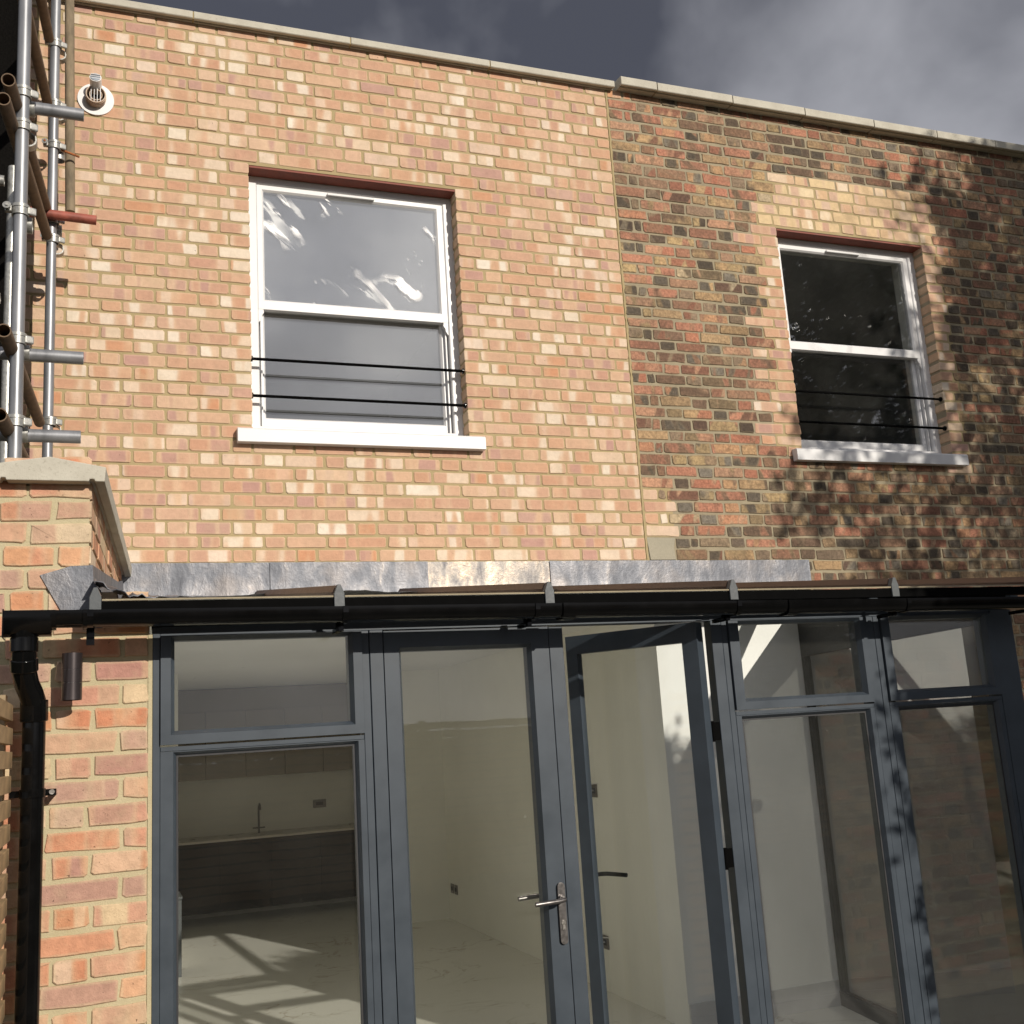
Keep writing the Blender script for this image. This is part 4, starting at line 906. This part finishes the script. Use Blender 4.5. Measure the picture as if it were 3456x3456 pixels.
# ------------------------------------------------------------------ trees (behind the camera, they shade the wall and show in the glass)
def limb(g, a, b, r0, r1, n=7, wob=.06, rr=None):
    a, b = Vector(a), Vector(b); pts = []; rad = []
    for i in range(6):
        t = i / 5; p = a.lerp(b, t) + Vector((rr.gauss(0, wob), rr.gauss(0, wob), rr.gauss(0, wob * .5))) * (t * (1.2 - t) * 2); pts.append(p); rad.append(r0 + (r1 - r0) * t)
    g.path(pts, rad, n); return pts
def tree(name, label, base, trunk_top, r0, blobs, nleaf, mat, seed, size=(.05, .10), bare=14, clump=.14):
    rr = random.Random(seed); nr = np.random.RandomState(seed)
    t = thing(name, label, 'tree', (base[0], base[1], -2.72))
    g = Geo(); trunk = limb(g, (base[0], base[1], -2.9), trunk_top, r0, r0 * .45, 10, .12, rr); part('trunk', g, 'bark', t, smooth=True)
    g = Geo(); ends = []
    for (c, rad, dens) in blobs:
        s_ = trunk[rr.choice((3, 4, 5))]; q = limb(g, s_, c, r0 * .32, r0 * .12, 6, .25, rr); ends.append((q, rad))
        for _ in range(bare):
            d = Vector((rr.gauss(0, 1), rr.gauss(0, 1), rr.gauss(.2, 1))).normalized() * rr.uniform(.7, 1.15); p = q[rr.choice((3, 4, 5))]
            e = Vector(c) + Vector((d.x * rad[0], d.y * rad[1], d.z * rad[2])); w = limb(g, p, e, r0 * .09, .004, 5, .12, rr)
            for _ in range(3):
                e2 = e + Vector((rr.gauss(0, .35), rr.gauss(0, .35), rr.gauss(0, .35))); limb(g, w[3], e2, .008, .003, 4, .05, rr)
    part('branches', g, 'bark', t)
    V = []; tot = sum(b[2] for b in blobs)
    for (c, rad, dens) in blobs:
        k = int(nleaf * dens / tot); nc = max(k // 26, 3)
        cd = nr.normal(size=(nc, 3)); cd /= np.linalg.norm(cd, axis=1)[:, None]; cd *= (nr.rand(nc, 1) ** .45) * np.array(rad); cd += np.array(c)
        idx = nr.randint(0, nc, k); p = cd[idx] + nr.normal(size=(k, 3)) * clump
        a = nr.normal(size=(k, 3)); a /= np.linalg.norm(a, axis=1)[:, None]; b = np.cross(a, nr.normal(size=(k, 3))); b /= np.linalg.norm(b, axis=1)[:, None]
        s1 = nr.uniform(*size, (k, 1)); s2 = s1 * .5
        V.append(np.stack([p - a * s1, p + b * s2, p + a * s1, p - b * s2], 1))
    V = np.concatenate(V).reshape(-1, 3); g = Geo(); g.v = V.tolist(); g.f = [(4 * i, 4 * i + 1, 4 * i + 2, 4 * i + 3) for i in range(len(V) // 4)]
    part('crown', g, mat, t)
tree('evergreen_tree', 'large dense evergreen tree beside the garden', (9.4, -5.9), (9.3, -5.8, 2.0), .2,
     [((8.7, -5.4, 4.6), (1.25, 1.0, 1.1), 3), ((9.6, -5.6, 3.4), (1.25, 1.0, 1.2), 2.6), ((10.1, -5.7, 5.2), (1.3, 1, 1.1), 2.0), ((8.3, -5.2, 3.1), (.75, .8, .7), .5), ((7.5, -5.2, 4.9), (.5, .6, .5), .14), ((7.35, -5.2, 3.7), (.55, .6, .8), .28), ((10.8, -5.7, 2.4), (1.2, 1, 1.2), 1.7), ((9.2, -5.5, 2.1), (1.0, .9, .6), .7)],
     21000, 'leaf', 11, (.035, .085), clump=.10)
tree('garden_tree', 'loose half bare tree in front of the evergreen', (7.5, -5.3), (7.4, -5.2, .6), .08,
     [((6.9, -5.1, 2.7), (.6, .6, .5), .30), ((6.1, -5.0, 2.7), (.5, .5, .45), .14), ((7.7, -5.2, 1.7), (.8, .7, .8), .9), ((6.7, -5.0, 1.9), (.5, .5, .4), .2), ((7.9, -5.2, 2.8), (.6, .6, .5), .35)],
     4200, 'leaf2', 5, (.035, .08), bare=9, clump=.10)
t = thing('added_hedge', 'added dark hedge out of view, darkening the gaps of the end fence', 'hedge', (7, -11.6, -2.74))  # unseen hedge, added to darken the gaps in the reflected fence
g = Geo(); g.box(-6, 22, -12.2, -11.1, -2.74, -1.1); part('stems', g, 'bark', t)
nr2 = np.random.RandomState(77); k = 42000; p = np.stack([nr2.uniform(-6, 22, k), -11.0 + nr2.normal(0, .12, k), nr2.uniform(-2.7, -.9, k)], 1); p[: k // 3, 1] = nr2.uniform(-12.2, -11, k // 3); p[: k // 3, 2] = -1.0 + nr2.normal(0, .07, k // 3)
a = nr2.normal(size=(k, 3)); a /= np.linalg.norm(a, axis=1)[:, None]; b = np.cross(a, nr2.normal(size=(k, 3))); b /= np.linalg.norm(b, axis=1)[:, None]
V = np.stack([p - a * .04, p + b * .025, p + a * .04, p - b * .025], 1).reshape(-1, 3); g = Geo(); g.v = V.tolist(); g.f = [(4 * i, 4 * i + 1, 4 * i + 2, 4 * i + 3) for i in range(k)]; part('foliage', g, 'leaf', t)
tree('garden_shrub', 'tall narrow evergreen shrub beside the patio', (4.3, -5.0), (4.32, -5.0, -1.0), .05,
     [((4.42, -5.0, .25), (.42, .4, .75), 1.6), ((4.44, -5.0, -.7), (.42, .45, .7), 1.4)], 30000, 'leaf', 9, (.03, .06), 4, clump=.08)
